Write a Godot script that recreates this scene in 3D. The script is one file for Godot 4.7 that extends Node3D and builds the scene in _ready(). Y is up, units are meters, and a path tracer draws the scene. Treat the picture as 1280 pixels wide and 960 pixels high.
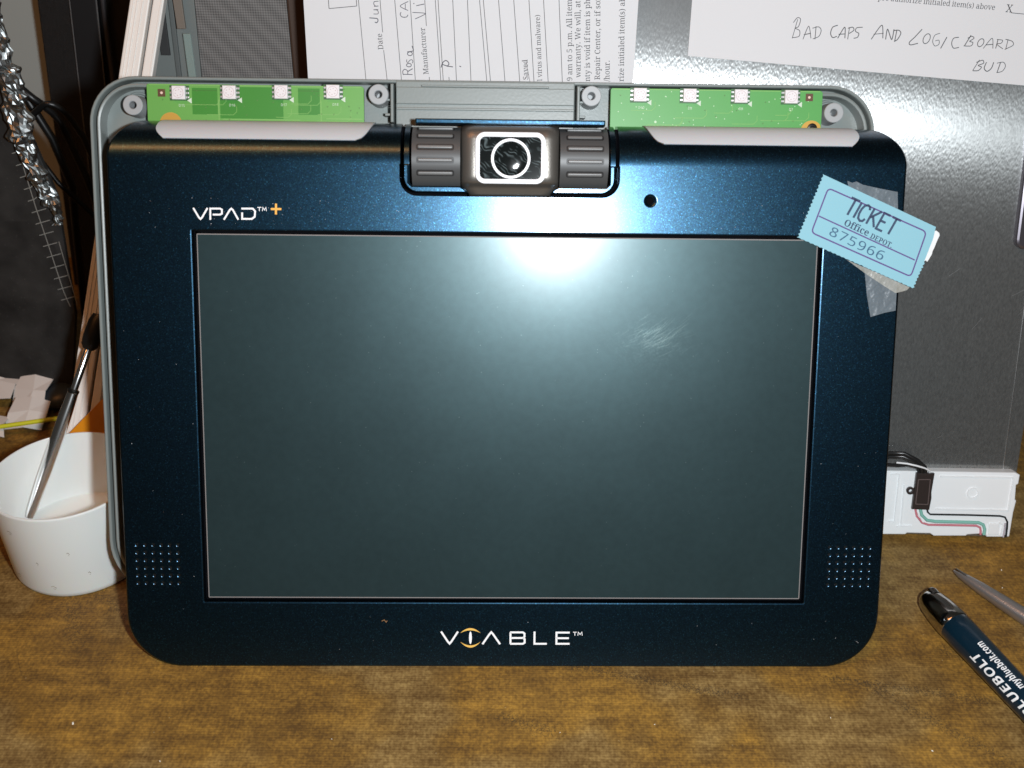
extends Node3D

# ---------------------------------------------------------------- mesh builder (millimetres in, metres out)
class MB:
	var v := PackedVector3Array()
	var n := PackedVector3Array()
	var u := PackedVector2Array()

	func tri(a: Vector3, b: Vector3, c: Vector3, na: Vector3, nb: Vector3, nc: Vector3) -> void:
		if (b - a).cross(c - a).dot(na + nb + nc) > 0.0:
			v.append(a); v.append(c); v.append(b)
			n.append(na); n.append(nc); n.append(nb)
			u.append(Vector2(a.x, a.y)); u.append(Vector2(c.x, c.y)); u.append(Vector2(b.x, b.y))
		else:
			v.append(a); v.append(b); v.append(c)
			n.append(na); n.append(nb); n.append(nc)
			u.append(Vector2(a.x, a.y)); u.append(Vector2(b.x, b.y)); u.append(Vector2(c.x, c.y))

	func quad(a: Vector3, b: Vector3, c: Vector3, d: Vector3, na: Vector3, nb: Vector3, nc: Vector3, nd: Vector3) -> void:
		tri(a, b, c, na, nb, nc)
		tri(a, c, d, na, nc, nd)

	func flat(a: Vector3, b: Vector3, c: Vector3, d: Vector3, nn: Vector3) -> void:
		quad(a, b, c, d, nn, nn, nn, nn)

	func face(a: Vector3, b: Vector3, c: Vector3, hint: Vector3) -> void:
		var nn := (b - a).cross(c - a).normalized()
		if nn.dot(hint) < 0.0:
			nn = -nn
		tri(a, b, c, nn, nn, nn)

	# flat polygon at height z of the frame xf, facing +z (or -z)
	func poly(p: PackedVector2Array, z: float, up := 1.0, xf := Transform3D()) -> void:
		var idx := Geometry2D.triangulate_polygon(p)
		var nn := (xf.basis * Vector3(0, 0, up)).normalized()
		for i in range(0, idx.size(), 3):
			tri(xf * Vector3(p[idx[i]].x, p[idx[i]].y, z), xf * Vector3(p[idx[i + 1]].x, p[idx[i + 1]].y, z), xf * Vector3(p[idx[i + 2]].x, p[idx[i + 2]].y, z), nn, nn, nn)

	# sweeps profile [(inset, z)] along an outline; pos(i) gives points and outward directions
	func wall(p: PackedVector2Array, prof: Array, closed := true, xf := Transform3D()) -> void:
		var m := p.size()
		var en: Array[Vector2] = []
		for i in m:
			var d := p[(i + 1) % m] - p[i]
			en.append(Vector2(d.y, -d.x).normalized())
		var out: Array[Vector2] = []
		for i in m:
			var a: Vector2 = en[(i - 1 + m) % m] if closed or i > 0 else en[0]
			var b: Vector2 = en[i] if closed or i < m - 1 else en[m - 2]
			out.append((a + b) / maxf(0.3, 1.0 + a.dot(b)))
		for i in (m if closed else m - 1):
			var j := (i + 1) % m
			var na: Vector2 = out[i].normalized() if out[i].normalized().dot(en[i]) > 0.9 else en[i]
			var nb: Vector2 = out[j].normalized() if out[j].normalized().dot(en[i]) > 0.9 else en[i]
			for k in prof.size() - 1:
				var q0: Vector2 = prof[k]
				var q1: Vector2 = prof[k + 1]
				var dr := Vector2(-(q1.x - q0.x), q1.y - q0.y).normalized()
				var a0 := Vector3(p[i].x - out[i].x * q0.x, p[i].y - out[i].y * q0.x, q0.y)
				var b0 := Vector3(p[j].x - out[j].x * q0.x, p[j].y - out[j].y * q0.x, q0.y)
				var a1 := Vector3(p[i].x - out[i].x * q1.x, p[i].y - out[i].y * q1.x, q1.y)
				var b1 := Vector3(p[j].x - out[j].x * q1.x, p[j].y - out[j].y * q1.x, q1.y)
				var ma := (xf.basis * Vector3(na.x * dr.y, na.y * dr.y, -dr.x)).normalized()
				var mb := (xf.basis * Vector3(nb.x * dr.y, nb.y * dr.y, -dr.x)).normalized()
				quad(xf * a0, xf * b0, xf * b1, xf * a1, ma, mb, mb, ma)

	static func inset(p: PackedVector2Array, d: float) -> PackedVector2Array:
		var m := p.size()
		var r := PackedVector2Array()
		for i in m:
			var d0 := p[i] - p[(i - 1 + m) % m]
			var d1 := p[(i + 1) % m] - p[i]
			var a := Vector2(d0.y, -d0.x).normalized()
			var b := Vector2(d1.y, -d1.x).normalized()
			r.append(p[i] - (a + b) / maxf(0.3, 1.0 + a.dot(b)) * d)
		return r

	# closed prism of a counterclockwise outline with a rounded front edge
	func slab(p: PackedVector2Array, z0: float, z1: float, b := 0.0, xf := Transform3D()) -> void:
		if Geometry2D.is_polygon_clockwise(p):
			p = p.duplicate()
			p.reverse()
		if b > 0.0:
			wall(p, [Vector2(0, z0), Vector2(0, z1 - b), Vector2(b * 0.3, z1 - b * 0.3), Vector2(b, z1)], true, xf)
			poly(inset(p, b), z1, 1.0, xf)
		else:
			wall(p, [Vector2(0, z0), Vector2(0, z1)], true, xf)
			poly(p, z1, 1.0, xf)
		poly(p, z0, -1.0, xf)

	func box(c: Vector3, s: Vector3, b := 0.0, xf := Transform3D()) -> void:
		slab(PackedVector2Array([Vector2(c.x - s.x / 2, c.y - s.y / 2), Vector2(c.x + s.x / 2, c.y - s.y / 2), Vector2(c.x + s.x / 2, c.y + s.y / 2), Vector2(c.x - s.x / 2, c.y + s.y / 2)]), c.z - s.z / 2, c.z + s.z / 2, b, xf)

	# profile [(radius, height)] turned round the y axis of xf; runs so that the outside lies to the right when going up
	func lathe(prof: Array, segs: int, xf := Transform3D()) -> void:
		var m := prof.size()
		var sn: Array[Vector2] = []
		for k in m - 1:
			var d: Vector2 = prof[k + 1] - prof[k]
			sn.append(Vector2(d.y, -d.x).normalized())
		for k in m - 1:
			var n0: Vector2 = sn[k]
			var n1: Vector2 = sn[k]
			if k > 0 and sn[k - 1].dot(sn[k]) > 0.8:
				n0 = (sn[k - 1] + sn[k]).normalized()
			if k < m - 2 and sn[k + 1].dot(sn[k]) > 0.8:
				n1 = (sn[k + 1] + sn[k]).normalized()
			for s in segs:
				var t0 := TAU * s / segs
				var t1 := TAU * (s + 1) / segs
				var e0 := Vector3(cos(t0), 0, sin(t0))
				var e1 := Vector3(cos(t1), 0, sin(t1))
				var y := Vector3.UP
				var p0: Vector2 = prof[k]
				var p1: Vector2 = prof[k + 1]
				quad(xf * (e0 * p0.x + y * p0.y), xf * (e1 * p0.x + y * p0.y), xf * (e1 * p1.x + y * p1.y), xf * (e0 * p1.x + y * p1.y),
					(xf.basis * (e0 * n0.x + y * n0.y)).normalized(), (xf.basis * (e1 * n0.x + y * n0.y)).normalized(), (xf.basis * (e1 * n1.x + y * n1.y)).normalized(), (xf.basis * (e0 * n1.x + y * n1.y)).normalized())

	func tube(p: Array, r: float, segs := 8, caps := true) -> void:
		var m := p.size()
		var f: Array[Basis] = []
		var up := Vector3(0.3, 0.2, 0.93).normalized()
		for i in m:
			var t: Vector3 = ((p[mini(i + 1, m - 1)] as Vector3) - (p[maxi(i - 1, 0)] as Vector3)).normalized()
			var x := up.cross(t).normalized()
			var y := t.cross(x)
			up = y
			f.append(Basis(x, y, t))
		for i in m - 1:
			for s in segs:
				var a0 := f[i].x * cos(TAU * s / segs) + f[i].y * sin(TAU * s / segs)
				var a1 := f[i].x * cos(TAU * (s + 1) / segs) + f[i].y * sin(TAU * (s + 1) / segs)
				var b0 := f[i + 1].x * cos(TAU * s / segs) + f[i + 1].y * sin(TAU * s / segs)
				var b1 := f[i + 1].x * cos(TAU * (s + 1) / segs) + f[i + 1].y * sin(TAU * (s + 1) / segs)
				quad(p[i] + a0 * r, p[i] + a1 * r, p[i + 1] + b1 * r, p[i + 1] + b0 * r, a0, a1, b1, b0)
		if caps:
			for s in segs:
				var g := f[0]
				tri(p[0], p[0] + (g.x * cos(TAU * s / segs) + g.y * sin(TAU * s / segs)) * r, p[0] + (g.x * cos(TAU * (s + 1) / segs) + g.y * sin(TAU * (s + 1) / segs)) * r, -g.z, -g.z, -g.z)
				g = f[m - 1]
				tri(p[m - 1], p[m - 1] + (g.x * cos(TAU * s / segs) + g.y * sin(TAU * s / segs)) * r, p[m - 1] + (g.x * cos(TAU * (s + 1) / segs) + g.y * sin(TAU * (s + 1) / segs)) * r, g.z, g.z, g.z)

	# flat printed line of width w (mm) through points given in drawing units, laid at height z
	func ribbon(pts: Array, w: float, m: Transform2D, z: float, xf := Transform3D(), closed := false) -> void:
		var q: Array[Vector2] = []
		for p in pts:
			q.append(m * (p as Vector2))
		var c := q.size()
		var l: Array[Vector2] = []
		for i in c:
			var d0: Vector2 = (q[i] - q[(i - 1 + c) % c]).normalized() if closed or i > 0 else (q[1] - q[0]).normalized()
			var d1: Vector2 = (q[(i + 1) % c] - q[i]).normalized() if closed or i < c - 1 else (q[c - 1] - q[c - 2]).normalized()
			var a := Vector2(-d0.y, d0.x)
			var b := Vector2(-d1.y, d1.x)
			l.append((a + b) / maxf(0.35, 1.0 + a.dot(b)) * w * 0.5)
		var nn := (xf.basis * Vector3(0, 0, 1)).normalized()
		for i in (c if closed else c - 1):
			var j := (i + 1) % c
			flat(xf * Vector3(q[i].x + l[i].x, q[i].y + l[i].y, z), xf * Vector3(q[i].x - l[i].x, q[i].y - l[i].y, z), xf * Vector3(q[j].x - l[j].x, q[j].y - l[j].y, z), xf * Vector3(q[j].x + l[j].x, q[j].y + l[j].y, z), nn)

	# printed text: faces of a TextMesh laid flat by the map f(Vector2 mm along, up) -> Vector3, normal by g
	func fine(a: Vector3, b: Vector3, c: Vector3, most: float, f: Callable, g: Callable) -> void:
		var ab := a.distance_to(b)
		var bc := b.distance_to(c)
		var ca := c.distance_to(a)
		if maxf(ab, maxf(bc, ca)) > most:
			if ab >= bc and ab >= ca:
				fine(a, (a + b) / 2, c, most, f, g); fine((a + b) / 2, b, c, most, f, g)
			elif bc >= ca:
				fine(a, b, (b + c) / 2, most, f, g); fine(a, (b + c) / 2, c, most, f, g)
			else:
				fine(a, b, (c + a) / 2, most, f, g); fine((c + a) / 2, b, c, most, f, g)
			return
		tri(f.call(Vector2(a.x, a.y)), f.call(Vector2(b.x, b.y)), f.call(Vector2(c.x, c.y)), g.call(Vector2(a.x, a.y)), g.call(Vector2(b.x, b.y)), g.call(Vector2(c.x, c.y)))

	func text(s: String, size: float, font: Font, f: Callable, g: Callable, most := 1e6) -> void:
		var tm := TextMesh.new()
		tm.text = s
		tm.font = font
		tm.font_size = 64
		tm.pixel_size = size / 64.0
		tm.depth = 0.0
		tm.curve_step = 4.0
		tm.horizontal_alignment = HORIZONTAL_ALIGNMENT_LEFT
		tm.vertical_alignment = VERTICAL_ALIGNMENT_BOTTOM
		var base := font.get_descent(64) * size / 64.0
		var ar := tm.surface_get_arrays(0)
		var vs: PackedVector3Array = ar[Mesh.ARRAY_VERTEX]
		var ns: PackedVector3Array = ar[Mesh.ARRAY_NORMAL]
		var ix: PackedInt32Array = ar[Mesh.ARRAY_INDEX]
		for i in range(0, ix.size(), 3):
			if ns[ix[i]].z < 0.5:
				continue
			var a := vs[ix[i]] - Vector3(0, base, 0)
			var b := vs[ix[i + 1]] - Vector3(0, base, 0)
			var c := vs[ix[i + 2]] - Vector3(0, base, 0)
			fine(a, b, c, most, f, g)

	func text_flat(s: String, size: float, font: Font, at: Vector2, ang: float, z: float, sx := 1.0, xf := Transform3D()) -> void:
		var d := Vector2.from_angle(ang)
		var e := Vector2(-d.y, d.x)
		var nn := (xf.basis * Vector3(0, 0, 1)).normalized()
		text(s, size, font, func(p: Vector2): return xf * Vector3(at.x + d.x * p.x * sx + e.x * p.y, at.y + d.y * p.x * sx + e.y * p.y, z), func(_p): return nn)

	func mesh() -> ArrayMesh:
		var ar := []
		ar.resize(Mesh.ARRAY_MAX)
		var s := v.duplicate()
		for i in s.size():
			s[i] *= 0.001
		ar[Mesh.ARRAY_VERTEX] = s
		ar[Mesh.ARRAY_NORMAL] = n
		ar[Mesh.ARRAY_TEX_UV] = u
		var m := ArrayMesh.new()
		if s.size():
			m.add_surface_from_arrays(Mesh.PRIMITIVE_TRIANGLES, ar)
		return m


# ---------------------------------------------------------------- helpers
func numbered(called: String, parent: Node) -> String:
	if not parent.has_node(called):
		return called
	var k := 1
	while parent.has_node("%s_%03d" % [called, k]):
		k += 1
	return "%s_%03d" % [called, k]

func obj(called: String, b: MB, m: Material, parent: Node) -> MeshInstance3D:
	var o := MeshInstance3D.new()
	o.name = numbered(called, parent)
	o.mesh = b.mesh()
	o.mesh.surface_set_material(0, m)
	parent.add_child(o, true)
	return o

func again(o: MeshInstance3D, parent: Node, at: Vector3) -> MeshInstance3D:
	var c: MeshInstance3D = o.duplicate()
	c.name = numbered(str(o.name).trim_suffix("_" + str(o.name).get_slice("_", str(o.name).count("_"))) if str(o.name).right(3).is_valid_int() else str(o.name), parent)
	parent.add_child(c, true)
	c.position = at * 0.001
	return c

func thing(called: String, label: String, category: String, xf := Transform3D(), group := "") -> Node3D:
	var o := Node3D.new()
	o.name = numbered(called, self)
	add_child(o, true)
	o.transform = xf
	tag(o, label, category, group)
	return o

func tag(o: Node, label: String, category: String, group := "") -> void:
	o.set_meta("label", label)
	o.set_meta("category", category)
	if group:
		o.set_meta("group", group)

func lin(r: float, g: float, b: float, a := 1.0) -> Color:
	return Color(r, g, b, a).linear_to_srgb()

func mat(c: Color, rough := 0.6, metal := 0.0, spec := 0.5) -> StandardMaterial3D:
	var m := StandardMaterial3D.new()
	m.albedo_color = c
	m.roughness = rough
	m.metallic = metal
	m.metallic_specular = spec
	return m

func noise(freq: float, sd: int, oct := 4, type := FastNoiseLite.TYPE_SIMPLEX_SMOOTH) -> FastNoiseLite:
	var f := FastNoiseLite.new()
	f.seed = sd
	f.frequency = freq
	f.noise_type = type
	f.fractal_octaves = oct
	if oct == 1:
		f.fractal_type = FastNoiseLite.FRACTAL_NONE
	return f

func noise_tex(freq: float, sd: int, size: int, oct: int, normal: bool, strength := 4.0, lo := 0.0, hi := 1.0) -> NoiseTexture2D:
	var t := NoiseTexture2D.new()
	t.width = size
	t.height = size
	t.seamless = true
	t.noise = noise(freq, sd, oct)
	t.as_normal_map = normal
	t.bump_strength = strength
	if not normal:
		var g := Gradient.new()
		g.set_color(0, Color(lo, lo, lo))
		g.set_color(1, Color(hi, hi, hi))
		t.color_ramp = g
	return t

func grain(m: StandardMaterial3D, tex: Texture2D, tile_mm: float, strength: float) -> void:
	m.uv1_triplanar = true
	m.uv1_scale = Vector3.ONE * (1000.0 / tile_mm)
	m.normal_enabled = true
	m.normal_texture = tex
	m.normal_scale = strength

func rr(cx: float, cy: float, w: float, h: float, r: float, k := 6) -> PackedVector2Array:
	var p := PackedVector2Array()
	for q in 4:
		var c := Vector2(cx + (w / 2 - r) * [1, -1, -1, 1][q], cy + (h / 2 - r) * [1, 1, -1, -1][q])
		for i in k + 1:
			p.append(c + Vector2.from_angle(PI / 2 * (q + float(i) / k)) * r)
	return p

func arc(c: Vector2, r: float, a0: float, a1: float, k := 8) -> Array:
	var p := []
	for i in k + 1:
		p.append(c + Vector2.from_angle(deg_to_rad(a0 + (a1 - a0) * i / k)) * r)
	return p

func turned(at: Vector3, e: Vector3) -> Transform3D:
	return Transform3D(Basis.from_euler(e), at)

const CAM := Vector3(-0.00229, 0.29891, 0.27647)
var cam_basis := Basis(Vector3(0.99984, 0.01777, 0.0), Vector3(-0.01507, 0.84791, -0.52992), Vector3(-0.00942, 0.52984, 0.84805))
var sans: FontFile
var F := {}
var rng := RandomNumberGenerator.new()

func _ready() -> void:
	rng.seed = 7
	# ------------------------------------------------------------ camera
	var cam := Camera3D.new()
	cam.name = "camera"
	cam.transform = Transform3D(cam_basis.orthonormalized(), CAM)
	cam.keep_aspect = Camera3D.KEEP_HEIGHT
	var at := CameraAttributesPhysical.new()
	at.frustum_focal_length = 32.5
	at.frustum_focus_distance = 0.41
	at.frustum_near = 0.02
	at.frustum_far = 20.0
	at.exposure_aperture = 16.0
	cam.attributes = at
	cam.fov = 40.53
	cam.near = 0.02
	cam.far = 20.0
	add_child(cam)
	cam.current = true
	# ------------------------------------------------------------ surroundings, lamps, exposure
	var we := WorldEnvironment.new()
	we.name = "surroundings"
	var e := Environment.new()
	e.background_mode = Environment.BG_COLOR
	e.background_color = lin(0.030, 0.029, 0.026)
	e.tonemap_mode = Environment.TONE_MAPPER_LINEAR
	e.tonemap_exposure = 1.0
	e.sdfgi_enabled = true
	e.ssao_enabled = true
	e.ssil_enabled = true
	we.environment = e
	add_child(we)
	var flash := OmniLight3D.new()                       # the camera's own flash, beside and a little above the lens
	flash.name = "flash_lamp"
	flash.light_color = Color(0.955, 0.98, 1.0)
	flash.light_energy = 0.205
	flash.light_size = 0.009
	flash.omni_range = 6.0
	flash.omni_attenuation = 2.0
	flash.shadow_enabled = true
	flash.position = CAM + cam_basis * Vector3(0.046, 0.006, 0.0)
	add_child(flash)
	var lamp := AreaLight3D.new()                        # warm lamp over the bench, out of the picture
	lamp.name = "bench_lamp"
	lamp.light_color = Color(1.0, 0.66, 0.38)
	lamp.light_energy = 0.20
	lamp.area_size = Vector2(0.6, 0.12)
	lamp.area_range = 8.0
	lamp.area_attenuation = 2.0
	lamp.shadow_enabled = true
	add_child(lamp)
	lamp.look_at_from_position(Vector3(-0.34, 0.95, 0.30), Vector3(-0.10, 0.19, -0.08), Vector3(0, 0, -1))

	var f := SystemFont.new(); f.font_names = PackedStringArray(["Droid Sans"]); F.sans = f
	f = SystemFont.new(); f.font_names = PackedStringArray(["Droid Sans"]); f.font_weight = 700; F.bold = f
	f = SystemFont.new(); f.font_names = PackedStringArray(["Droid Serif"]); F.serif = f
	f = SystemFont.new(); f.font_names = PackedStringArray(["Droid Serif"]); f.font_weight = 700; F.serif_bold = f
	f = SystemFont.new(); f.font_names = PackedStringArray(["Droid Sans Mono"]); F.mono = f

	bench()
	back_wall()
	metal_panel()
	repair_form()
	note_sheet()
	videophone()
	ticket()
	cup_and_rod()
	left_clutter()
	pens()

# ---------------------------------------------------------------- bench and back wall
func bench_texture() -> ImageTexture:
	var w := 2048
	var h := 1536
	var a := noise(0.006, 11, 5).get_image(w, h).get_data()
	var b := noise(0.030, 12, 4).get_image(w, h).get_data()
	var si := noise(0.05, 13, 3).get_image(w / 8, h)
	si.resize(w, h, Image.INTERPOLATE_BILINEAR)
	var s := si.get_data()
	var gi := noise(0.16, 14, 2).get_image(w, h).get_data()
	var t := noise(0.0045, 15, 3).get_image(w, h).get_data()
	var dk := noise(0.014, 16, 3).get_image(w, h).get_data()
	var out := PackedByteArray()
	out.resize(w * h * 3)
	var col := PackedFloat32Array()
	for x in w:
		col.append(sin(x * TAU / 3.9))
	var k := 0
	var i := 0
	for y in h:
		var row := sin(y * TAU / 3.3)
		for x in w:
			var m := 0.56 + (a[i] - 128) * 0.0017 + (b[i] - 128) * 0.0023 + (s[i] - 128) * 0.0022 + (gi[i] - 128) * 0.0030 + rng.randf_range(-0.13, 0.13) + row * 0.13 + col[x] * 0.05
			var d := clampf((dk[i] - 165) * 0.012, 0.0, 0.35) * clampf(b[i] * 0.007, 0.2, 1.0)
			var q := clampf((t[i] - 128) * 0.016 + 0.15, 0.0, 0.85)
			m = clampf(m, 0.0, 1.2) * (1.0 - d * 0.75)
			var r := lerpf(88.0, lerpf(156.0, 150.0, q), m)
			var gg := lerpf(64.0, lerpf(118.0, 125.0, q), m)
			var bb := lerpf(30.0, lerpf(50.0, 78.0, q), m)
			out[k] = int(clampf(r, 0.0, 255.0)); out[k + 1] = int(clampf(gg, 0.0, 255.0)); out[k + 2] = int(clampf(bb, 0.0, 255.0))
			k += 3
			i += 1
	var im := Image.create_from_data(w, h, false, Image.FORMAT_RGB8, out)
	# scuffs, scratches and crumbs
	for j in 190:
		var p := Vector2(rng.randf() * w, rng.randf() * h)
		var ang := rng.randfn(-0.5, 0.5)
		var l := rng.randf_range(12, 90)
		var c := Color(0.66, 0.52, 0.30) if rng.randf() < 0.55 else Color(0.17, 0.13, 0.10)
		var al := rng.randf_range(0.08, 0.34)
		for q in int(l):
			var z := p + Vector2.from_angle(ang + 0.002 * q) * q
			var xi := posmod(int(z.x), w)
			var yi := posmod(int(z.y), h)
			im.set_pixel(xi, yi, im.get_pixel(xi, yi).lerp(c, al))
	for j in 40:                                  # dark rubbed smears
		var p := Vector2(rng.randf() * w, rng.randf() * h)
		var ang := rng.randfn(-0.55, 0.35)
		var l := rng.randf_range(60, 260)
		for q in int(l * 5):
			var z := p + Vector2.from_angle(ang) * rng.randf() * l + Vector2(rng.randfn() * 7, rng.randfn() * 4)
			var xi := posmod(int(z.x), w)
			var yi := posmod(int(z.y), h)
			im.set_pixel(xi, yi, im.get_pixel(xi, yi).lerp(Color(0.19, 0.16, 0.13), 0.42))
	for j in 260:
		var xi := rng.randi() % w
		var yi := rng.randi() % h
		im.set_pixel(xi, yi, im.get_pixel(xi, yi).lerp(Color(0.80, 0.76, 0.66), rng.randf_range(0.25, 0.8)))
	return ImageTexture.create_from_image(im)

func bench() -> void:
	var m := mat(Color.WHITE, 0.62, 0.0, 0.4)
	m.albedo_texture = bench_texture()
	m.uv1_scale = Vector3(1.0 / 660.0, 1.0 / 495.0, 1)
	m.uv1_offset = Vector3(0.45, 0.30, 0)
	# woven back of the board: a shallow relief of crossing lines
	var hi := Image.create(64, 64, false, Image.FORMAT_RGB8)
	for y in 64:
		for x in 64:
			var q := 0.5 + 0.28 * sin(y * TAU / 8.0) + 0.16 * sin(x * TAU / 8.0)
			hi.set_pixel(x, y, Color(q, q, q))
	var b := MB.new()
	b.slab(PackedVector2Array([Vector2(-620, -160), Vector2(620, -160), Vector2(620, 398), Vector2(-620, 398)]), -25, 0, 2.0)
	var o := obj("bench_top", b, m, self)
	o.rotation.x = -PI / 2
	o.set_meta("kind", "structure")
	o.set_meta("label", "worn brown hardboard bench top under everything")
	# crumbs lying on the bench
	var c := MB.new()
	for q in [[-152.0, 28.6, 0.9], [-117.0, 44.0, 0.5], [212.0, -58.0, 0.6], [208.0, -47.0, 0.5], [20.0, 30.0, 0.35], [54.0, 26.0, 0.4], [-60.0, 34.0, 0.35], [150.0, 36.0, 0.6], [118.0, 22.0, 0.4]]:
		var l: float = q[2] * 0.55
		c.lathe([Vector2(0.01, 0), Vector2(l, l * 0.1), Vector2(l * 0.8, l * 0.6), Vector2(0.01, l * 0.8)], 6, Transform3D(Basis.from_scale(Vector3(1.5, 1, 0.7)).rotated(Vector3.UP, q[0]), Vector3(q[0], 0, q[1])))
	var cr := obj("crumbs", c, mat(lin(0.75, 0.72, 0.62), 0.8), self)
	tag(cr, "pale crumbs scattered over the brown bench top", "crumbs")
	cr.set_meta("kind", "stuff")

func back_wall() -> void:
	var b := MB.new()
	b.slab(PackedVector2Array([Vector2(-700, -300), Vector2(700, -300), Vector2(700, 600), Vector2(-700, 600)]), -30, 0)
	var m := mat(lin(0.38, 0.42, 0.40), 0.8)
	var o := obj("wall", b, m, self)
	o.position = Vector3(0, 0, -0.352)
	o.set_meta("kind", "structure")
	o.set_meta("label", "plain grey wall behind the bench")

# ---------------------------------------------------------------- silver panel with its white bracket
func metal_panel() -> void:
	var xf := Transform3D(Basis(Vector3(0.99956, 0, 0.0298), Vector3(0.0087, 0.9563, -0.2922), Vector3(-0.0285, 0.2924, 0.9559)).orthonormalized(), Vector3(0.1696, 0, -0.0804))
	var t := thing("metal_panel", "tall silver metal panel leaning behind the tablet, white bracket along its foot", "panel", xf)
	var m := mat(Color.WHITE, 0.36, 0.84)
	var raw := PackedFloat32Array()
	for i in 512 * 512:
		raw.append(rng.randfn())
	var g := Image.create(512, 512, false, Image.FORMAT_RGB8)
	for y in 512:
		for x in 512:
			var v := 0.0
			for q in 5:
				var yy := posmod(y + q - 2, 512) * 512
				v += (raw[yy + x] + raw[yy + (x + 1) % 512] * 0.7) * [0.5, 0.8, 1.0, 0.8, 0.5][q]
			v = clampf(0.5 + v * 0.10, 0.0, 1.0)
			g.set_pixel(x, y, Color(v, v, v))
	m.roughness = 0.20
	m.clearcoat_enabled = true
	m.clearcoat = 1.0
	m.clearcoat_roughness = 0.45
	var gr := Image.create(512, 512, false, Image.FORMAT_RGB8)
	for y in 512:
		for x in 512:
			var v: float = clampf(0.36 + 0.16 * (g.get_pixel(x, y).r - 0.5), 0.05, 0.9)
			gr.set_pixel(x, y, Color(v * 0.97, v, v * 0.985).linear_to_srgb())
	m.albedo_texture = ImageTexture.create_from_image(gr)
	g.bump_map_to_normal_map(3.0)
	m.normal_enabled = true
	m.normal_texture = ImageTexture.create_from_image(g)
	m.normal_scale = 0.019
	m.anisotropy_enabled = true
	m.anisotropy = 1.0
	m.uv1_scale = Vector3(1 / 140.0, 1 / 140.0, 1)
	var b := MB.new()
	b.slab(PackedVector2Array([Vector2(-236, 0.5), Vector2(53, 0.5), Vector2(53, 330), Vector2(-236, 330)]), -2.5, 0, 0.35)
	for i in b.u.size():
		b.u[i] = b.u[i].rotated(deg_to_rad(3.4))
	obj("sheet", b, m, t)
	b = MB.new()
	b.tube([Vector3(43.6, 165, 0.1), Vector3(45.4, 90, 0.1), Vector3(46.8, 30, 0.1)], 0.22, 6)
	obj("edge_line", b, mat(lin(0.7, 0.7, 0.7), 0.3, 1.0), t)
	# rounded rail at the right
	b = MB.new()
	var p := PackedVector2Array()
	for q in arc(Vector2(40.2, 132.4), 4.0, 180, 360, 10):
		p.append(q)
	p.append(Vector2(40.4, 300)); p.append(Vector2(32.4, 300))
	b.slab(p, 0.05, 3.2, 1.1)
	obj("side_rail", b, mat(lin(0.26, 0.24, 0.27), 0.28, 0.9), t)
	# scratches
	b = MB.new()
	for q in 6:
		var s := Vector2(rng.randf_range(8, 44), rng.randf_range(45, 130))
		var d := Vector2.from_angle(rng.randf_range(0.5, 1.1)) * rng.randf_range(2, 9)
		b.ribbon([s, s + d * 0.5 + Vector2(0.2, 0.1), s + d], 0.12, Transform2D(), 0.06)
	b.ribbon([Vector2(-34, 185), Vector2(-30, 190.5)], 0.3, Transform2D(), 0.06)
	obj("scratches", b, mat(lin(0.25, 0.25, 0.25), 0.5, 0.6), t).set_meta("kind", "stuff")
	# white bracket, drawn in units of its own sketch
	var k := Transform2D(Vector2(0.05383, 0.00188), Vector2(0.00775, -0.05789), Vector2(-10.741, 49.442))
	var mp := func(a: Array) -> PackedVector2Array:
		var r := PackedVector2Array()
		for q in range(0, a.size(), 2):
			r.append(k * Vector2(a[q], a[q + 1]))
		return r
	var white := mat(lin(0.82, 0.85, 0.86), 0.38)
	b = MB.new()
	b.slab(mp.call([-190, 306, 1080, 326, 1117, 345, 1106, 415, 1089, 425, 1082, 538, 1092, 548, 1070, 640, 1040, 838, 1018, 838, 1016, 826, 1004, 826, 1000, 840, 858, 840, 836, 815, 800, 815, 700, 822, 690, 832, 430, 832, 400, 812, 215, 808, 200, 820, -190, 818]), 0.1, 5.0, 0.5)
	var br := obj("white_bracket", b, white, t)
	b = MB.new()
	var bar := func(x0: float, y0: float, x1: float, y1: float, w: float, hgt: float) -> void:
		var a: Vector2 = k * Vector2(x0, y0)
		var c: Vector2 = k * Vector2(x1, y1)
		var o := (c - a).normalized().orthogonal() * w * 0.5
		b.slab(PackedVector2Array([a + o, a - o, c - o, c + o]), 4.95, 5.0 + hgt, 0.12)
	for q in [[480, 352, 1062, 362], [1062, 362, 1022, 622], [1022, 622, 442, 612], [88, 335, 158, 335], [158, 335, 112, 712], [112, 712, 60, 712], [130, 750, 250, 750], [195, 420, 165, 740], [300, 640, 345, 726], [955, 718, 985, 740], [985, 740, 965, 820]]:
		bar.call(q[0], q[1], q[2], q[3], 0.5, 0.6)
	b.lathe([Vector2(2.55, 0.0), Vector2(2.55, 0.6), Vector2(2.0, 0.6), Vector2(2.0, 0.12), Vector2(0.01, 0.12)], 28, Transform3D(Basis(Vector3.RIGHT, PI / 2), Vector3((k * Vector2(742, 485)).x, (k * Vector2(742, 485)).y, 4.98)))
	obj("moulded_ribs", b, white, br)
	b = MB.new()
	b.slab(mp.call([872, 728, 952, 728, 948, 815, 868, 815]), 4.9, 5.7, 0.25)
	obj("square_pad", b, white, br)
	b = MB.new()
	b.slab(mp.call([287, 320, 430, 323, 404, 470, 404, 520, 385, 612, 247, 606]), 4.9, 6.6, 0.3)
	var dark := mat(lin(0.030, 0.022, 0.020), 0.32)
	var la := obj("cable_clip", b, dark, t)
	b = MB.new()
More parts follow.
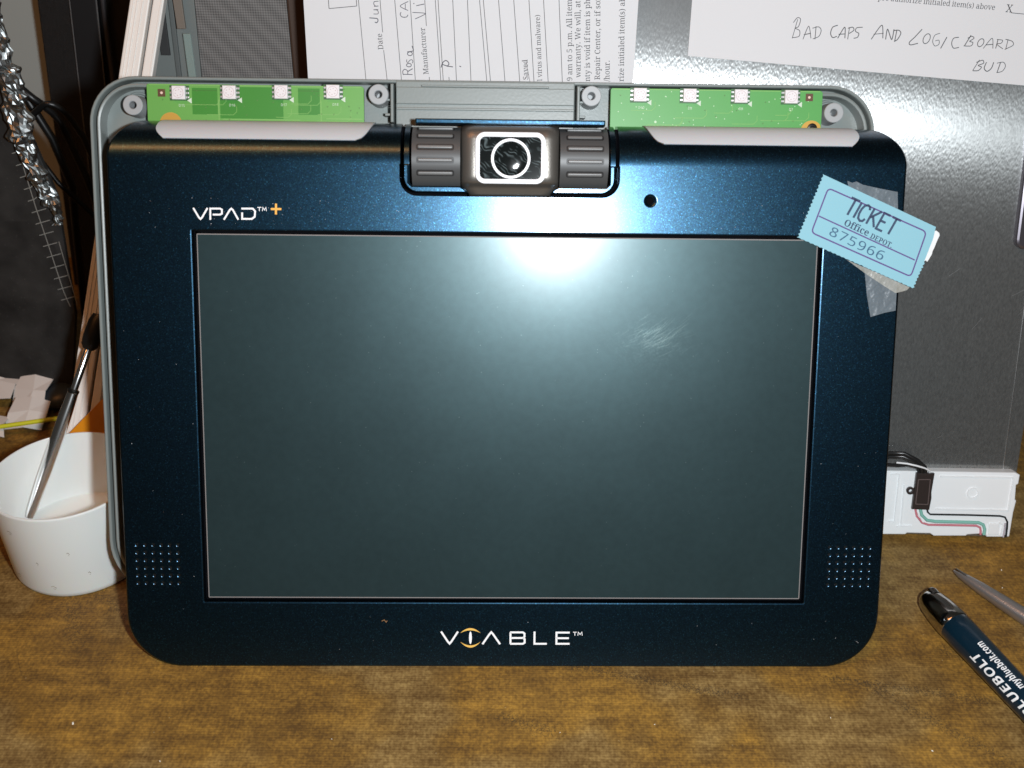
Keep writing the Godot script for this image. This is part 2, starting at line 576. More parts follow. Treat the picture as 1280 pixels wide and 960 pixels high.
	for q in [[298, 368, 392, 368], [392, 368, 372, 566], [372, 566, 274, 562], [274, 562, 298, 368]]:
		var a: Vector2 = k * Vector2(q[0], q[1])
		var c: Vector2 = k * Vector2(q[2], q[3])
		var o := (c - a).normalized().orthogonal() * 0.2
		b.slab(PackedVector2Array([a + o, a - o, c - o, c + o]), 6.5, 7.0, 0.15)
	obj("raised_frame", b, mat(lin(0.12, 0.09, 0.085), 0.3), la)
	b = MB.new()
	var ear: Vector2 = k * Vector2(240, 462)
	b.lathe([Vector2(0.75, 0), Vector2(1.7, 0), Vector2(1.7, 1.2), Vector2(0.75, 1.2), Vector2(0.75, 0)], 20, Transform3D(Basis(Vector3.RIGHT, PI / 2), Vector3(ear.x, ear.y, 4.95)))
	obj("screw_ear", b, dark, la)
	for q in [["black_wire", [376, 608, 379, 635, 400, 655, 700, 660, 960, 668, 1000, 678, 1019, 715, 1018, 760, 1009, 838], 0.42, lin(0.012, 0.014, 0.015)], ["green_wire", [320, 608, 332, 660, 375, 702, 440, 712, 620, 716, 790, 721, 826, 738, 838, 775, 832, 818], 0.72, lin(0.22, 0.50, 0.42)], ["red_wire", [280, 606, 292, 668, 335, 722, 385, 739, 580, 742, 770, 746, 802, 762, 806, 790, 805, 818], 0.5, lin(0.60, 0.20, 0.24)], ["grey_wire", [1002, 725, 1000, 770, 988, 838], 0.4, lin(0.45, 0.42, 0.46)]]:
		var pts := []
		for i in range(0, (q[1] as Array).size(), 2):
			var z: Vector2 = k * Vector2(q[1][i], q[1][i + 1])
			pts.append(Vector3(z.x, z.y, 5.25))
		b = MB.new()
		b.tube(pts, q[2], 8)
		obj(q[0], b, mat(q[3], 0.45), t)
	# black flat leads arching over to the clip
	for q in [[0.9, [-10, 255, 90, 205, 180, 190, 265, 225, 325, 280, 332, 325]], [0.9, [-10, 230, 90, 175, 190, 165, 290, 215, 350, 270, 362, 325]], [0.8, [60, 262, 150, 268, 230, 262, 300, 282, 318, 325]]]:
		var pts := []
		for i in range(0, (q[1] as Array).size(), 2):
			var z: Vector2 = k * Vector2(q[1][i], q[1][i + 1])
			pts.append(Vector3(z.x, z.y, [2.0, 4.0, 6.5, 7.0, 6.5, 5.6][i / 2] if (q[1] as Array).size() == 12 else 5.0))
		b = MB.new()
		b.tube(pts, q[0], 8)
		obj("flat_lead", b, mat(lin(0.014, 0.014, 0.014), 0.28), t)
	b = MB.new()  # highlight on the black leads, put in as a thin white tube
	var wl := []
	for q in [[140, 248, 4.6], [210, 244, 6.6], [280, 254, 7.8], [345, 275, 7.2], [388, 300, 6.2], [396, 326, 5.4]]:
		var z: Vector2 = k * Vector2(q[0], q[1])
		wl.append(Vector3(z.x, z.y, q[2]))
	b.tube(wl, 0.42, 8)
	obj("lead_highlight", b, mat(lin(0.8, 0.8, 0.8), 0.4), t)

# ---------------------------------------------------------------- papers
const FORM_AT := Vector3(0, 0.2, -0.138)

func sheet(w0: float, w1: float, rows: Array, m: Material, t: Node) -> void:
	# rows [(y, z)] from the top down, thin paper with both faces
	var b := MB.new()
	for i in rows.size() - 1:
		var a: Vector2 = rows[i]
		var c: Vector2 = rows[i + 1]
		var nn := Vector3(0, -(c.y - a.y), c.x - a.x).normalized()
		if nn.z < 0:
			nn = -nn
		var o := nn * 0.11
		b.flat(Vector3(w0, a.x, a.y), Vector3(w1, a.x, a.y), Vector3(w1, c.x, c.y), Vector3(w0, c.x, c.y), nn)
		b.flat(Vector3(w0, a.x, a.y) - o, Vector3(w1, a.x, a.y) - o, Vector3(w1, c.x, c.y) - o, Vector3(w0, c.x, c.y) - o, -nn)
		for s in [[w0, -1.0], [w1, 1.0]]:
			b.flat(Vector3(s[0], a.x, a.y), Vector3(s[0], c.x, c.y), Vector3(s[0], c.x, c.y) - o, Vector3(s[0], a.x, a.y) - o, Vector3(s[1], 0, 0))
	obj("paper", b, m, t)

func ell(cx: float, cy: float, rx: float, ry: float, tilt := 0.3) -> Array:
	var p := []
	for i in 13:
		var q := Vector2(cos(TAU * i / 12.0) * rx, sin(TAU * i / 12.0) * ry)
		p.append(Vector2(cx + q.x + q.y * -tilt, cy + q.y))
	return p

func strokes(b: MB, list: Array, w: float, m: Transform2D, z: float) -> void:
	for s in list:
		var p := []
		for i in range(0, s.size(), 2):
			p.append(Vector2(s[i], s[i + 1]))
		if p.size() > 2:                                  # soften the corners like a pen does
			var c := Curve2D.new()
			for i in p.size():
				var d: Vector2 = (p[mini(i + 1, p.size() - 1)] - p[maxi(i - 1, 0)]) * 0.16
				c.add_point(p[i], -d, d)
			p = Array(c.tessellate(3, 6))
		b.ribbon(p, w * rng.randf_range(0.8, 1.2), m, z)

func repair_form() -> void:
	var xf := Transform3D(Basis(Vector3(0.9998, 0, 0.02017), Vector3(0.00263, 0.99145, -0.13047), Vector3(-0.02, 0.1305, 0.99125)).orthonormalized(), FORM_AT)
	var t := thing("repair_form", "printed white repair form standing upright behind the tablet, its text turned sideways", "paper", xf)
	var paper := mat(lin(0.66, 0.665, 0.675), 0.85)
	var rows := [Vector2(62, -1.5), Vector2(40, -0.3), Vector2(20, 0)]
	for i in 8:
		var y := -21.0 - i * 4.0
		rows.append(Vector2(y, 0.0045 * (y + 21) * (y + 21)))
	sheet(-81.0, 47.6, rows, paper, t)
	var ink := mat(lin(0.07, 0.07, 0.075), 0.8)
	var a2 := Transform2D(Vector2(0.05375, 0.00119), Vector2(-0.00142, -0.05131), Vector2(-81.31, 10.918))
	var a3 := Transform2D(Vector2(0.04859, 0.00108), Vector2(0.00173, -0.04641), Vector2(-13.493, 12.379))
	var b := MB.new()
	var z := 0.05
	for q in [[400, 0, 450, 600], [660, 0, 712, 600], [770, 0, 814, 600], [950, 0, 1002, 600], [970, 0, 1020, 600], [1075, 0, 1117, 600], [1180, 0, 1224, 600], [580, 362, 607, 600], [555, 0, 573, 232], [875, 0, 889, 186], [915, 560, 918, 600], [1060, 560, 1064, 600]]:
		b.ribbon([Vector2(q[0], q[1]), Vector2(q[2], q[3])], 0.24, a2, z)
	for q in [[5, 0, 46, 660], [35, 0, 76, 660], [155, 0, 194, 660], [275, 0, 314, 660], [395, 0, 430, 660], [510, 0, 545, 660], [632, 0, 660, 660], [365, 478, 397, 660]]:
		b.ribbon([Vector2(q[0], q[1]), Vector2(q[2], q[3])], 0.24 if q[0] != 365 else 0.17, a3, z)
	for q in [[185, 0, 188, 62], [188, 62, 388, 44], [388, 44, 385, 0]]:
		b.ribbon([Vector2(q[0], q[1]), Vector2(q[2], q[3])], 0.26, a2, z)
	obj("ruled_lines", b, mat(lin(0.12, 0.12, 0.125), 0.8), t)
	b = MB.new()
	var ang := deg_to_rad(94.0)
	b.text_flat("Date", 2.85, F.serif, a2 * Vector2(578, 358), ang, z, 0.98)
	b.text_flat("Manufacturer", 2.8, F.serif, a2 * Vector2(910, 540), ang, z, 0.94)
	b.text_flat("Saved", 2.85, F.serif, a3 * Vector2(384, 640), ang, z, 0.96)
	b.text_flat("l virus and malware)", 2.6, F.serif, a3 * Vector2(496, 650), ang, z, 0.96)
	for q in [["9 am to 5 p.m. All items", 741, 650], ["warranty. We will, at our", 808, 622], ["nty is void if item is physic", 884, 655], ["Repair Center, or if softw", 965, 640], ["/hour.", 1043, 655], ["rize initialed item(s) above", 1158, 655]]:
		b.text_flat(q[0], 2.95, F.serif, a3 * Vector2(q[1], q[2]), ang - 0.02, z, 0.96)
	obj("printed_text", b, ink, t)
	b = MB.new()
	strokes(b, [[478, 128, 530, 132, 540, 148, 530, 163, 517, 158], [508, 100, 538, 100, 542, 84, 530, 72, 508, 71], [508, 71, 542, 69], [512, 46, 544, 44], [522, 45, 510, 30, 515, 13, 544, 10],
		[706, 88, 700, 105, 715, 122, 745, 122, 756, 106], [757, 76, 700, 45, 757, 12], [736, 64, 736, 28], [808, 136, 880, 98, 788, 90], [815, 42, 872, 30], [795, 29, 800, 25],
		[722, 540, 792, 542], [724, 545, 720, 518, 735, 503, 755, 515, 757, 540], [756, 520, 792, 498], [750, 430, 748, 445, 758, 452, 772, 436, 786, 432, 794, 445, 788, 458], [752, 375, 795, 366, 786, 330],
		[1000, 490, 1012, 455, 1032, 438, 1050, 446, 1058, 465, 1043, 482], [1005, 465, 1050, 480, 1088, 485], [1135, 479, 1148, 484]], 0.30, a2, z)
	for q in [[765, 472, 18, 13], [772, 388, 18, 14]]:
		b.ribbon(ell(q[0], q[1], q[2], q[3], 0.0), 0.30, a2, z)
	obj("handwriting", b, mat(lin(0.09, 0.09, 0.11), 0.7), t)

func note_sheet() -> void:
	var base := Transform3D(Basis(Vector3(0.99956, 0, 0.0298), Vector3(0.0087, 0.9563, -0.2922), Vector3(-0.0285, 0.2924, 0.9559)).orthonormalized(), Vector3(0.1696, 0, -0.0804))
	var t := thing("note_sheet", "white sheet with a handwritten note lying on the silver panel, top right", "paper", base)
	var b := MB.new()
	b.slab(PackedVector2Array([Vector2(-102.2, 200.7), Vector2(110, 188.2), Vector2(112, 300), Vector2(-101, 300)]), 0.5, 0.72)
	obj("paper", b, mat(lin(0.66, 0.665, 0.675), 0.85), t)
	var k := Transform2D(Vector2(0.07787, 0.0019), Vector2(0.00898, -0.0745), Vector2(-72.962, 222.247))
	var z := 0.80
	b = MB.new()
	strokes(b, [[122, 190, 152, 95], [130, 112, 150, 88, 166, 95, 156, 130, 140, 140, 160, 152, 156, 180, 122, 187], [176, 195, 206, 130, 216, 190], [181, 172, 216, 165], [236, 195, 243, 130], [225, 140, 255, 133, 268, 150, 256, 180, 225, 193],
		[352, 125, 326, 135, 315, 165, 325, 186, 346, 180], [350, 190, 386, 135, 386, 190], [355, 170, 389, 168], [400, 195, 410, 135], [402, 140, 426, 135, 431, 150, 408, 166], [476, 135, 446, 138, 440, 155, 456, 166, 449, 185, 430, 190],
		[518, 195, 571, 125, 576, 190], [530, 170, 580, 165], [590, 196, 600, 145, 620, 196, 632, 145], [635, 206, 646, 150], [630, 152, 655, 150, 666, 165, 650, 195, 632, 206],
		[772, 145, 735, 185, 709, 210, 715, 223, 752, 215], [862, 165, 836, 175, 825, 205, 836, 228, 856, 220, 856, 200, 838, 203], [865, 241, 896, 184], [956, 185, 930, 190, 920, 215, 930, 239, 957, 235],
		[985, 226, 1016, 175], [1000, 190, 1020, 180, 1031, 190, 1010, 205, 1026, 211, 1016, 228, 980, 228], [1078, 241, 1121, 190, 1126, 241], [1092, 223, 1126, 220], [1140, 241, 1151, 195], [1145, 196, 1173, 200, 1166, 215, 1145, 219, 1176, 243], [1190, 246, 1201, 195], [1188, 195, 1221, 205, 1226, 225, 1185, 246],
		[1028, 351, 1061, 298], [1045, 311, 1076, 300, 1081, 315, 1055, 326, 1071, 335, 1055, 352, 1027, 353], [1096, 310, 1085, 340, 1100, 356, 1121, 340, 1132, 310], [1150, 361, 1166, 312], [1148, 315, 1180, 310, 1191, 330, 1176, 355, 1147, 363]], 0.30, k, z)
	for q in [[795, 192, 17, 25], [1065, 212, 15, 20]]:
		b.ribbon(ell(q[0], q[1], q[2], q[3]), 0.30, k, z)
	obj("handwriting", b, mat(lin(0.10, 0.10, 0.105), 0.7), t)
	b = MB.new()
	b.text_flat("to pre authorize initialed item(s) above", 2.75, F.serif, k * Vector2(512, -3), deg_to_rad(-3.3), z, 0.955)
	b.text_flat("X", 4.0, F.serif, k * Vector2(1183, 60), deg_to_rad(-3.3), z)
	b.ribbon([Vector2(1213, 64), Vector2(1420, 84)], 0.24, k, z)
	obj("printed_text", b, mat(lin(0.08, 0.08, 0.085), 0.8), t)
# ---------------------------------------------------------------- the tablet
var dev_xf := Transform3D(Basis(Vector3(0.9999, 0, -0.0148), Vector3(-0.0059, 0.9162, -0.4007), Vector3(0.0136, 0.4008, 0.9161)).orthonormalized(), Vector3(0.00043, 0, 0))
var M := {}

func half_width(y: float) -> float:
	return 140.9 if y < 187 else 128.4 + 12.5 * sqrt(maxf(0.0, 1.0 - pow((y - 187.0) / 14.3, 2)))

func roll(phi: float, r := 14.0) -> Vector2:                # the shoulder over which the front curls back: (y, z)
	return Vector2(186.0 + (r + 1.0) * sin(phi), -14.0 + r * cos(phi))

func videophone() -> void:
	var t := thing("video_tablet", "dark blue touch tablet with bare circuit strips and camera on top, standing on the bench", "tablet", dev_xf)
	M.paint = mat(Color.WHITE, 0.30, 1.0)
	var fi := Image.create(512, 512, false, Image.FORMAT_RGB8)      # metal flakes in the lacquer
	for y in 512:
		for x in 512:
			var r := rng.randf()
			var v := 0.5 + 0.55 * rng.randf() + (1.3 * rng.randf() if r < 0.16 else 0.0) + (3.6 * rng.randf() if r < 0.02 else 0.0)
			var hue := rng.randf()
			fi.set_pixel(x, y, Color(minf(0.9, (0.010 + 0.006 * hue) * v), minf(0.9, (0.047 + 0.020 * hue) * v), minf(0.9, 0.102 * v)).linear_to_srgb())
	M.paint.albedo_texture = ImageTexture.create_from_image(fi)
	M.paint.uv1_triplanar = true
	M.paint.uv1_scale = Vector3.ONE * (1000.0 / 130.0)
	M.paint.clearcoat_enabled = true
	M.paint.clearcoat = 0.8
	M.paint.clearcoat_roughness = 0.21
	M.black = mat(lin(0.010, 0.010, 0.011), 0.45)
	M.shell = mat(lin(0.20, 0.225, 0.215), 0.36)
	grain(M.shell, noise_tex(0.08, 52, 256, 2, true, 3.0), 30.0, 0.035)
	M.bronze = mat(lin(0.20, 0.185, 0.165), 0.40, 0.75)
	grain(M.bronze, noise_tex(0.14, 53, 256, 2, true, 4.0), 30.0, 0.06)
	M.gap = mat(lin(0.004, 0.004, 0.005), 0.95, 0.0, 0.1)
	M.silver = mat(lin(0.84, 0.84, 0.86), 0.35, 0.0)
	M.white = mat(lin(0.86, 0.87, 0.88), 0.6)
	front_frame(t)
	screen(t)
	logos(t)
	diffusers(t)
	camera_module(t)
	back_shell(t)
	circuit_board(t, true)
	circuit_board(t, false)

func front_frame(t: Node) -> void:
	var b := MB.new()
	# outline, counterclockwise from the right shoulder: open at the top
	var o := PackedVector2Array()
	o.append(Vector2(-140.9, 186))
	for q in arc(Vector2(-120.5, 20.4), 20.4, 180, 270, 14):
		o.append(q)
	for q in arc(Vector2(120.5, 20.4), 20.4, 270, 360, 14):
		o.append(q)
	o.append(Vector2(140.9, 186))
	var edge := [Vector2(0.5, -11.5), Vector2(0, -10.8), Vector2(0, -1.0), Vector2(0.12, -0.5), Vector2(0.45, -0.15), Vector2(0.9, 0)]
	b.wall(o, edge, false)
	# front plate in cells round the openings
	var front := MB.inset(o, 0.9)
	front[0] = Vector2(-140.0, 186)
	front[front.size() - 1] = Vector2(140.0, 186)
	var xs := [-142.0, -137.6, -119.6, -113.0, 46.9, 52.9, 113.0, 119.3, 137.4, 142.0]
	var ys := [-1.0, 24.6, 31.35, 48.75, 163.1, 171.1, 177.1, 187.0]
	var notch := PackedVector2Array([Vector2(-38.9, 210), Vector2(-38.9, 181.2)])
	for q in arc(Vector2(-32.6, 181.2), 6.3, 180, 270, 8):
		notch.append(q)
	for q in arc(Vector2(32.6, 181.2), 6.3, 270, 360, 8):
		notch.append(q)
	notch.append(Vector2(38.9, 210))
	for i in xs.size() - 1:
		for j in ys.size() - 1:
			var c := Vector2((xs[i] + xs[i + 1]) / 2, (ys[j] + ys[j + 1]) / 2)
			if absf(c.x) < 113.0 and c.y > 24.6 and c.y < 163.1:
				continue
			if (i == 1 or i == 7) and j == 2:
				continue
			if i == 4 and j == 5:
				continue
			var cell := PackedVector2Array([Vector2(xs[i], ys[j]), Vector2(xs[i + 1], ys[j]), Vector2(xs[i + 1], ys[j + 1]), Vector2(xs[i], ys[j + 1])])
			for part in Geometry2D.intersect_polygons(cell, front):
				for piece in Geometry2D.clip_polygons(part, notch):
					b.poly(piece, 0)
	# lip of the screen opening
	b.wall(rr(0, 93.85, 224.6, 137.1, 0.5, 3), [Vector2(-0.35, 0), Vector2(0.0, -0.08), Vector2(0.16, -0.25), Vector2(0.2, -0.6), Vector2(0.2, -3.0)])
		# fill between the square cells and the lip
	var lip := rr(0, 93.85, 225.3, 137.8, 0.8, 3)
	for piece in Geometry2D.clip_polygons(PackedVector2Array([Vector2(-113, 24.6), Vector2(0, 24.6), Vector2(0, 163.1), Vector2(-113, 163.1)]), lip):
		b.poly(piece, 0)
	for piece in Geometry2D.clip_polygons(PackedVector2Array([Vector2(0, 24.6), Vector2(113, 24.6), Vector2(113, 163.1), Vector2(0, 163.1)]), lip):
		b.poly(piece, 0)
	# notch wall
	var open_notch := notch.duplicate()
	open_notch[0] = Vector2(-38.9, 186); open_notch[open_notch.size() - 1] = Vector2(38.9, 186)
	b.wall(open_notch, [Vector2(-0.01, 0), Vector2(0.06, -0.1), Vector2(0.08, -0.3), Vector2(0.08, -8.9)], false)
	# the shoulder
	var steps := 18
	for i in steps:
		var p0 := deg_to_rad(92.0 * i / steps)
		var p1 := deg_to_rad(92.0 * (i + 1) / steps)
		var q0 := roll(p0)
		var q1 := roll(p1)
		var n0 := Vector3(0, sin(p0), cos(p0))
		var n1 := Vector3(0, sin(p1), cos(p1))
		for s in [-1.0, 1.0]:
			var w0 := half_width(q0.x)
			var w1 := half_width(q1.x)
			b.quad(Vector3(s * 38.6, q0.x, q0.y), Vector3(s * (w0 - 0.9), q0.x, q0.y), Vector3(s * (w1 - 0.9), q1.x, q1.y), Vector3(s * 38.6, q1.x, q1.y), n0, n0, n1, n1)
			var e0 := Vector3(s * 0.8, 0.5 * sin(p0), 0.5 * cos(p0)).normalized()
			var e1 := Vector3(s * 0.8, 0.5 * sin(p1), 0.5 * cos(p1)).normalized()
			b.quad(Vector3(s * (w0 - 0.9), q0.x, q0.y), Vector3(s * w0, q0.x - 0.6 * sin(p0), q0.y - 0.6 * cos(p0)), Vector3(s * w1, q1.x - 0.6 * sin(p1), q1.y - 0.6 * cos(p1)), Vector3(s * (w1 - 0.9), q1.x, q1.y), n0, e0, e1, n1)
			var sx := Vector3(s, 0.6 * sin(p0), 0).normalized()
			b.flat(Vector3(s * w0, q0.x - 0.6 * sin(p0), q0.y - 0.6 * cos(p0)), Vector3(s * w1, q1.x - 0.6 * sin(p1), q1.y - 0.6 * cos(p1)), Vector3(s * w1, q1.x - 0.6, -15.5), Vector3(s * w0, q0.x - 0.6, -15.5), sx)
			b.flat(Vector3(s * 38.6, q0.x, q0.y), Vector3(s * 38.6, q1.x, q1.y), Vector3(s * 38.6, q1.x, -15.5), Vector3(s * 38.6, q0.x, -15.5), Vector3(-s, 0, 0))
	for s in [-1.0, 1.0]:
		b.flat(Vector3(s * 38.6, 201, -14), Vector3(s * 128.4, 201, -14), Vector3(s * 128.4, 200, -15.5), Vector3(s * 38.6, 200, -15.5), Vector3(0, 1, 0))
	# back of the frame
	b.poly(PackedVector2Array([Vector2(-120.5, 1), Vector2(120.5, 1), Vector2(140, 20.4), Vector2(140, 187), Vector2(-140, 187), Vector2(-140, 20.4)]), -11.5, -1.0)
	var fr := obj("front_frame", b, M.paint, t)
	# grilles
	for x0 in [-136.1, 120.85]:
		var g := MB.new()
		var pit := MB.new()
		for i in 6:
			for j in 6:
				var c := Vector2(x0 + i * 3.0, 32.6 + j * 2.92)
				dimple(g, pit, c, Vector2(x0 - 1.5 if i == 0 else c.x - 1.5, 31.35 if j == 0 else c.y - 1.46), Vector2(x0 + 16.55 if i == 5 else c.x + 1.5, 48.75 if j == 5 else c.y + 1.46), 0.82)
		var go := obj("speaker_grille", g, M.paint, t)
		obj("grille_mesh", pit, mat(lin(0.014, 0.014, 0.016), 0.35, 0.4), go)
	var mg := MB.new()
	var mp := MB.new()
	dimple(mg, mp, Vector2(49.9, 174.1), Vector2(46.9, 171.1), Vector2(52.9, 177.1), 2.5)
	var mo := obj("microphone_hole", mg, M.paint, t)
	obj("dark_bore", mp, M.gap, mo)
	# dust and small chips on the front
	var d := MB.new()
	for i in 210:
		var p := Vector2(rng.randf_range(-138, 138), rng.randf_range(4, 183))
		if absf(p.x) < 113 and p.y > 24 and p.y < 164:
			p.y = rng.randf_range(164.5, 174)
		var l := 0.05 + 0.12 * pow(rng.randf(), 3.0)
		d.flat(Vector3(p.x - l, p.y, 0.03), Vector3(p.x, p.y - l, 0.03), Vector3(p.x + l * 1.2, p.y, 0.03), Vector3(p.x, p.y + l, 0.03), Vector3(0, 0, 1))
	var du := obj("dust_specks", d, mat(lin(0.42, 0.44, 0.46), 0.9), fr)
	du.set_meta("kind", "stuff")
	d = MB.new()
	d.ribbon([Vector2(-46.4, 18.1), Vector2(-45.4, 18.6), Vector2(-44.7, 17.7), Vector2(-44.3, 18.3)], 0.28, Transform2D(), 0.04)
	obj("brown_fleck", d, mat(lin(0.22, 0.12, 0.05), 0.9), fr)

func dimple(g: MB, pit: MB, c: Vector2, lo: Vector2, hi: Vector2, r: float) -> void:
	var k := 20
	var z := Vector3(0, 0, 1)
	for i in k:
		var a0 := TAU * i / k
		var a1 := TAU * (i + 1) / k
		var d0 := Vector2.from_angle(a0)
		var d1 := Vector2.from_angle(a1)
		var o0 := box_hit(c, d0, lo, hi)
		var o1 := box_hit(c, d1, lo, hi)
		var i0 := c + d0 * r
		var i1 := c + d1 * r
		b_corner(g, i0, i1, o0, o1, lo, hi)
		var rad := [1.0, 0.88, 0.74, 0.60, 0.50]
		var dep := [0.0, 0.03, 0.10, 0.22, 0.60]
		var til := [4.0, 17.0, 26.0, 36.0, 75.0]
		for q in 4:
			var a := []
			var nn := []
			for w in [[d0, q], [d1, q], [d1, q + 1], [d0, q + 1]]:
				var p: Vector2 = c + w[0] * r * rad[w[1]]
				a.append(Vector3(p.x, p.y, -r * dep[w[1]]))
				var tl := deg_to_rad(til[w[1]])
				nn.append(Vector3(-w[0].x * sin(tl), -w[0].y * sin(tl), cos(tl)))
			g.quad(a[0], a[1], a[2], a[3], nn[0], nn[1], nn[2], nn[3])
		var j0 := c + d0 * r * 0.50
		var j1 := c + d1 * r * 0.50
		pit.tri(Vector3(j0.x, j0.y, -r * 0.6), Vector3(j1.x, j1.y, -r * 0.6), Vector3(c.x, c.y, -r * 0.75), z, z, z)

func box_hit(c: Vector2, d: Vector2, lo: Vector2, hi: Vector2) -> Vector2:
	var tx := ((hi.x if d.x > 0 else lo.x) - c.x) / d.x if absf(d.x) > 1e-5 else 1e9
	var ty := ((hi.y if d.y > 0 else lo.y) - c.y) / d.y if absf(d.y) > 1e-5 else 1e9
	return c + d * minf(tx, ty)

func b_corner(g: MB, i0: Vector2, i1: Vector2, o0: Vector2, o1: Vector2, lo: Vector2, hi: Vector2) -> void:
	var z := Vector3(0, 0, 1)
	g.flat(Vector3(i0.x, i0.y, 0), Vector3(o0.x, o0.y, 0), Vector3(o1.x, o1.y, 0), Vector3(i1.x, i1.y, 0), z)
	if absf(o0.x - o1.x) > 1e-4 and absf(o0.y - o1.y) > 1e-4:
		var q := Vector2(hi.x if maxf(o0.x, o1.x) > (lo.x + hi.x) / 2 else lo.x, hi.y if maxf(o0.y, o1.y) > (lo.y + hi.y) / 2 else lo.y)
		g.tri(Vector3(o0.x, o0.y, 0), Vector3(q.x, q.y, 0), Vector3(o1.x, o1.y, 0), z, z, z)

func screen(t: Node) -> void:
	var w := 1024
	var h := 640
	var cloud := noise(0.006, 71, 4).get_image(w, h)
	var fine := noise(0.05, 72, 3).get_image(w, h)
	var im := Image.create(w, h, false, Image.FORMAT_RGB8)
	var base := Color(0.031, 0.057, 0.062)
	for y in h:
		for x in w:
			var k := 1.0 + (cloud.get_pixel(x, y).r - 0.5) * 0.12 + (fine.get_pixel(x, y).r - 0.5) * 0.12
			im.set_pixel(x, y, Color(base.r * k, base.g * k, base.b * k).linear_to_srgb())
	# finger smear, wipes and dust
	var dab := func(x: float, y: float, c: Color, al: float) -> void:
		var xi := int(x)
		var yi := int(y)
		if xi >= 0 and yi >= 0 and xi < w and yi < h:
			im.set_pixel(xi, yi, im.get_pixel(xi, yi).lerp(c, al))
	var at := Vector2(w * (0.5 + 47.0 / 222.0), h * (1.0 - (126.0 - 26.5) / 134.5))
	for s in 2600:                                    # soft greasy cloud under the strokes
		var p := at + Vector2(rng.randfn(22, 30), rng.randfn(12, 20))
		for q in 9:
			dab.call(p.x + q % 3, p.y + q / 3, Color(0.60, 0.67, 0.66), 0.016)
	for s in 90:
		var p := at + Vector2(rng.randfn(22, 26), rng.randfn(10, 15))
		var len0 := rng.randf_range(8, 46)
		var ang := rng.randfn(-0.52, 0.16)
		var al := 0.10 * exp(-p.distance_to(at + Vector2(10, 0)) / 42.0) + 0.015
		for q in int(len0):
			var f := sin(PI * q / len0)
			var r := p + Vector2.from_angle(ang) * q
			dab.call(r.x, r.y, Color(0.78, 0.82, 0.78), al * f)
			dab.call(r.x, r.y + 1, Color(0.78, 0.82, 0.78), al * f * 0.6)
	for s in 46:
		var p := Vector2(rng.randf() * w, rng.randf() * h)
		var len0 := rng.randf_range(40, 260)
		var ang := rng.randfn(-0.35, 0.35)
		for q in int(len0):
			var r := p + Vector2.from_angle(ang + q * 0.0006) * q
			dab.call(r.x, r.y, Color(0.5, 0.56, 0.55), 0.035 * sin(PI * q / len0))
	for s in 260:
		dab.call(rng.randf() * w, rng.randf() * h, Color(0.72, 0.74, 0.72), rng.randf_range(0.1, 0.5))
	var m := mat(Color.WHITE, 0.37, 0.6, 0.35)
	m.albedo_texture = ImageTexture.create_from_image(im)
	m.uv1_scale = Vector3(1 / 222.0, -1 / 134.5, 1)
	m.uv1_offset = Vector3(0.5, 161.0 / 134.5, 0)
	m.texture_repeat = false
	m.clearcoat_enabled = true
	m.clearcoat = 0.42
	m.clearcoat_roughness = 0.215
	var b := MB.new()
	b.slab(PackedVector2Array([Vector2(-110.6, 26.9), Vector2(110.6, 26.9), Vector2(110.6, 160.7), Vector2(-110.6, 160.7)]), -4, -1.4)
	var s := obj("screen", b, m, t)
	b = MB.new()
	b.wall(rr(0, 93.8, 221.8, 134.5, 0.4, 2), [Vector2(0, -4), Vector2(0, -1.5), Vector2(0.1, -1.38), Vector2(0.34, -1.34), Vector2(0.5, -1.45)])
	obj("screen_border", b, mat(lin(0.21, 0.20, 0.195), 0.5), s)
	b = MB.new()
	b.wall(rr(0, 93.85, 224.6, 137.1, 0.5, 3), [Vector2(0.2, -3.1), Vector2(2.4, -3.1)])
	obj("screen_gap", b, M.gap, s)

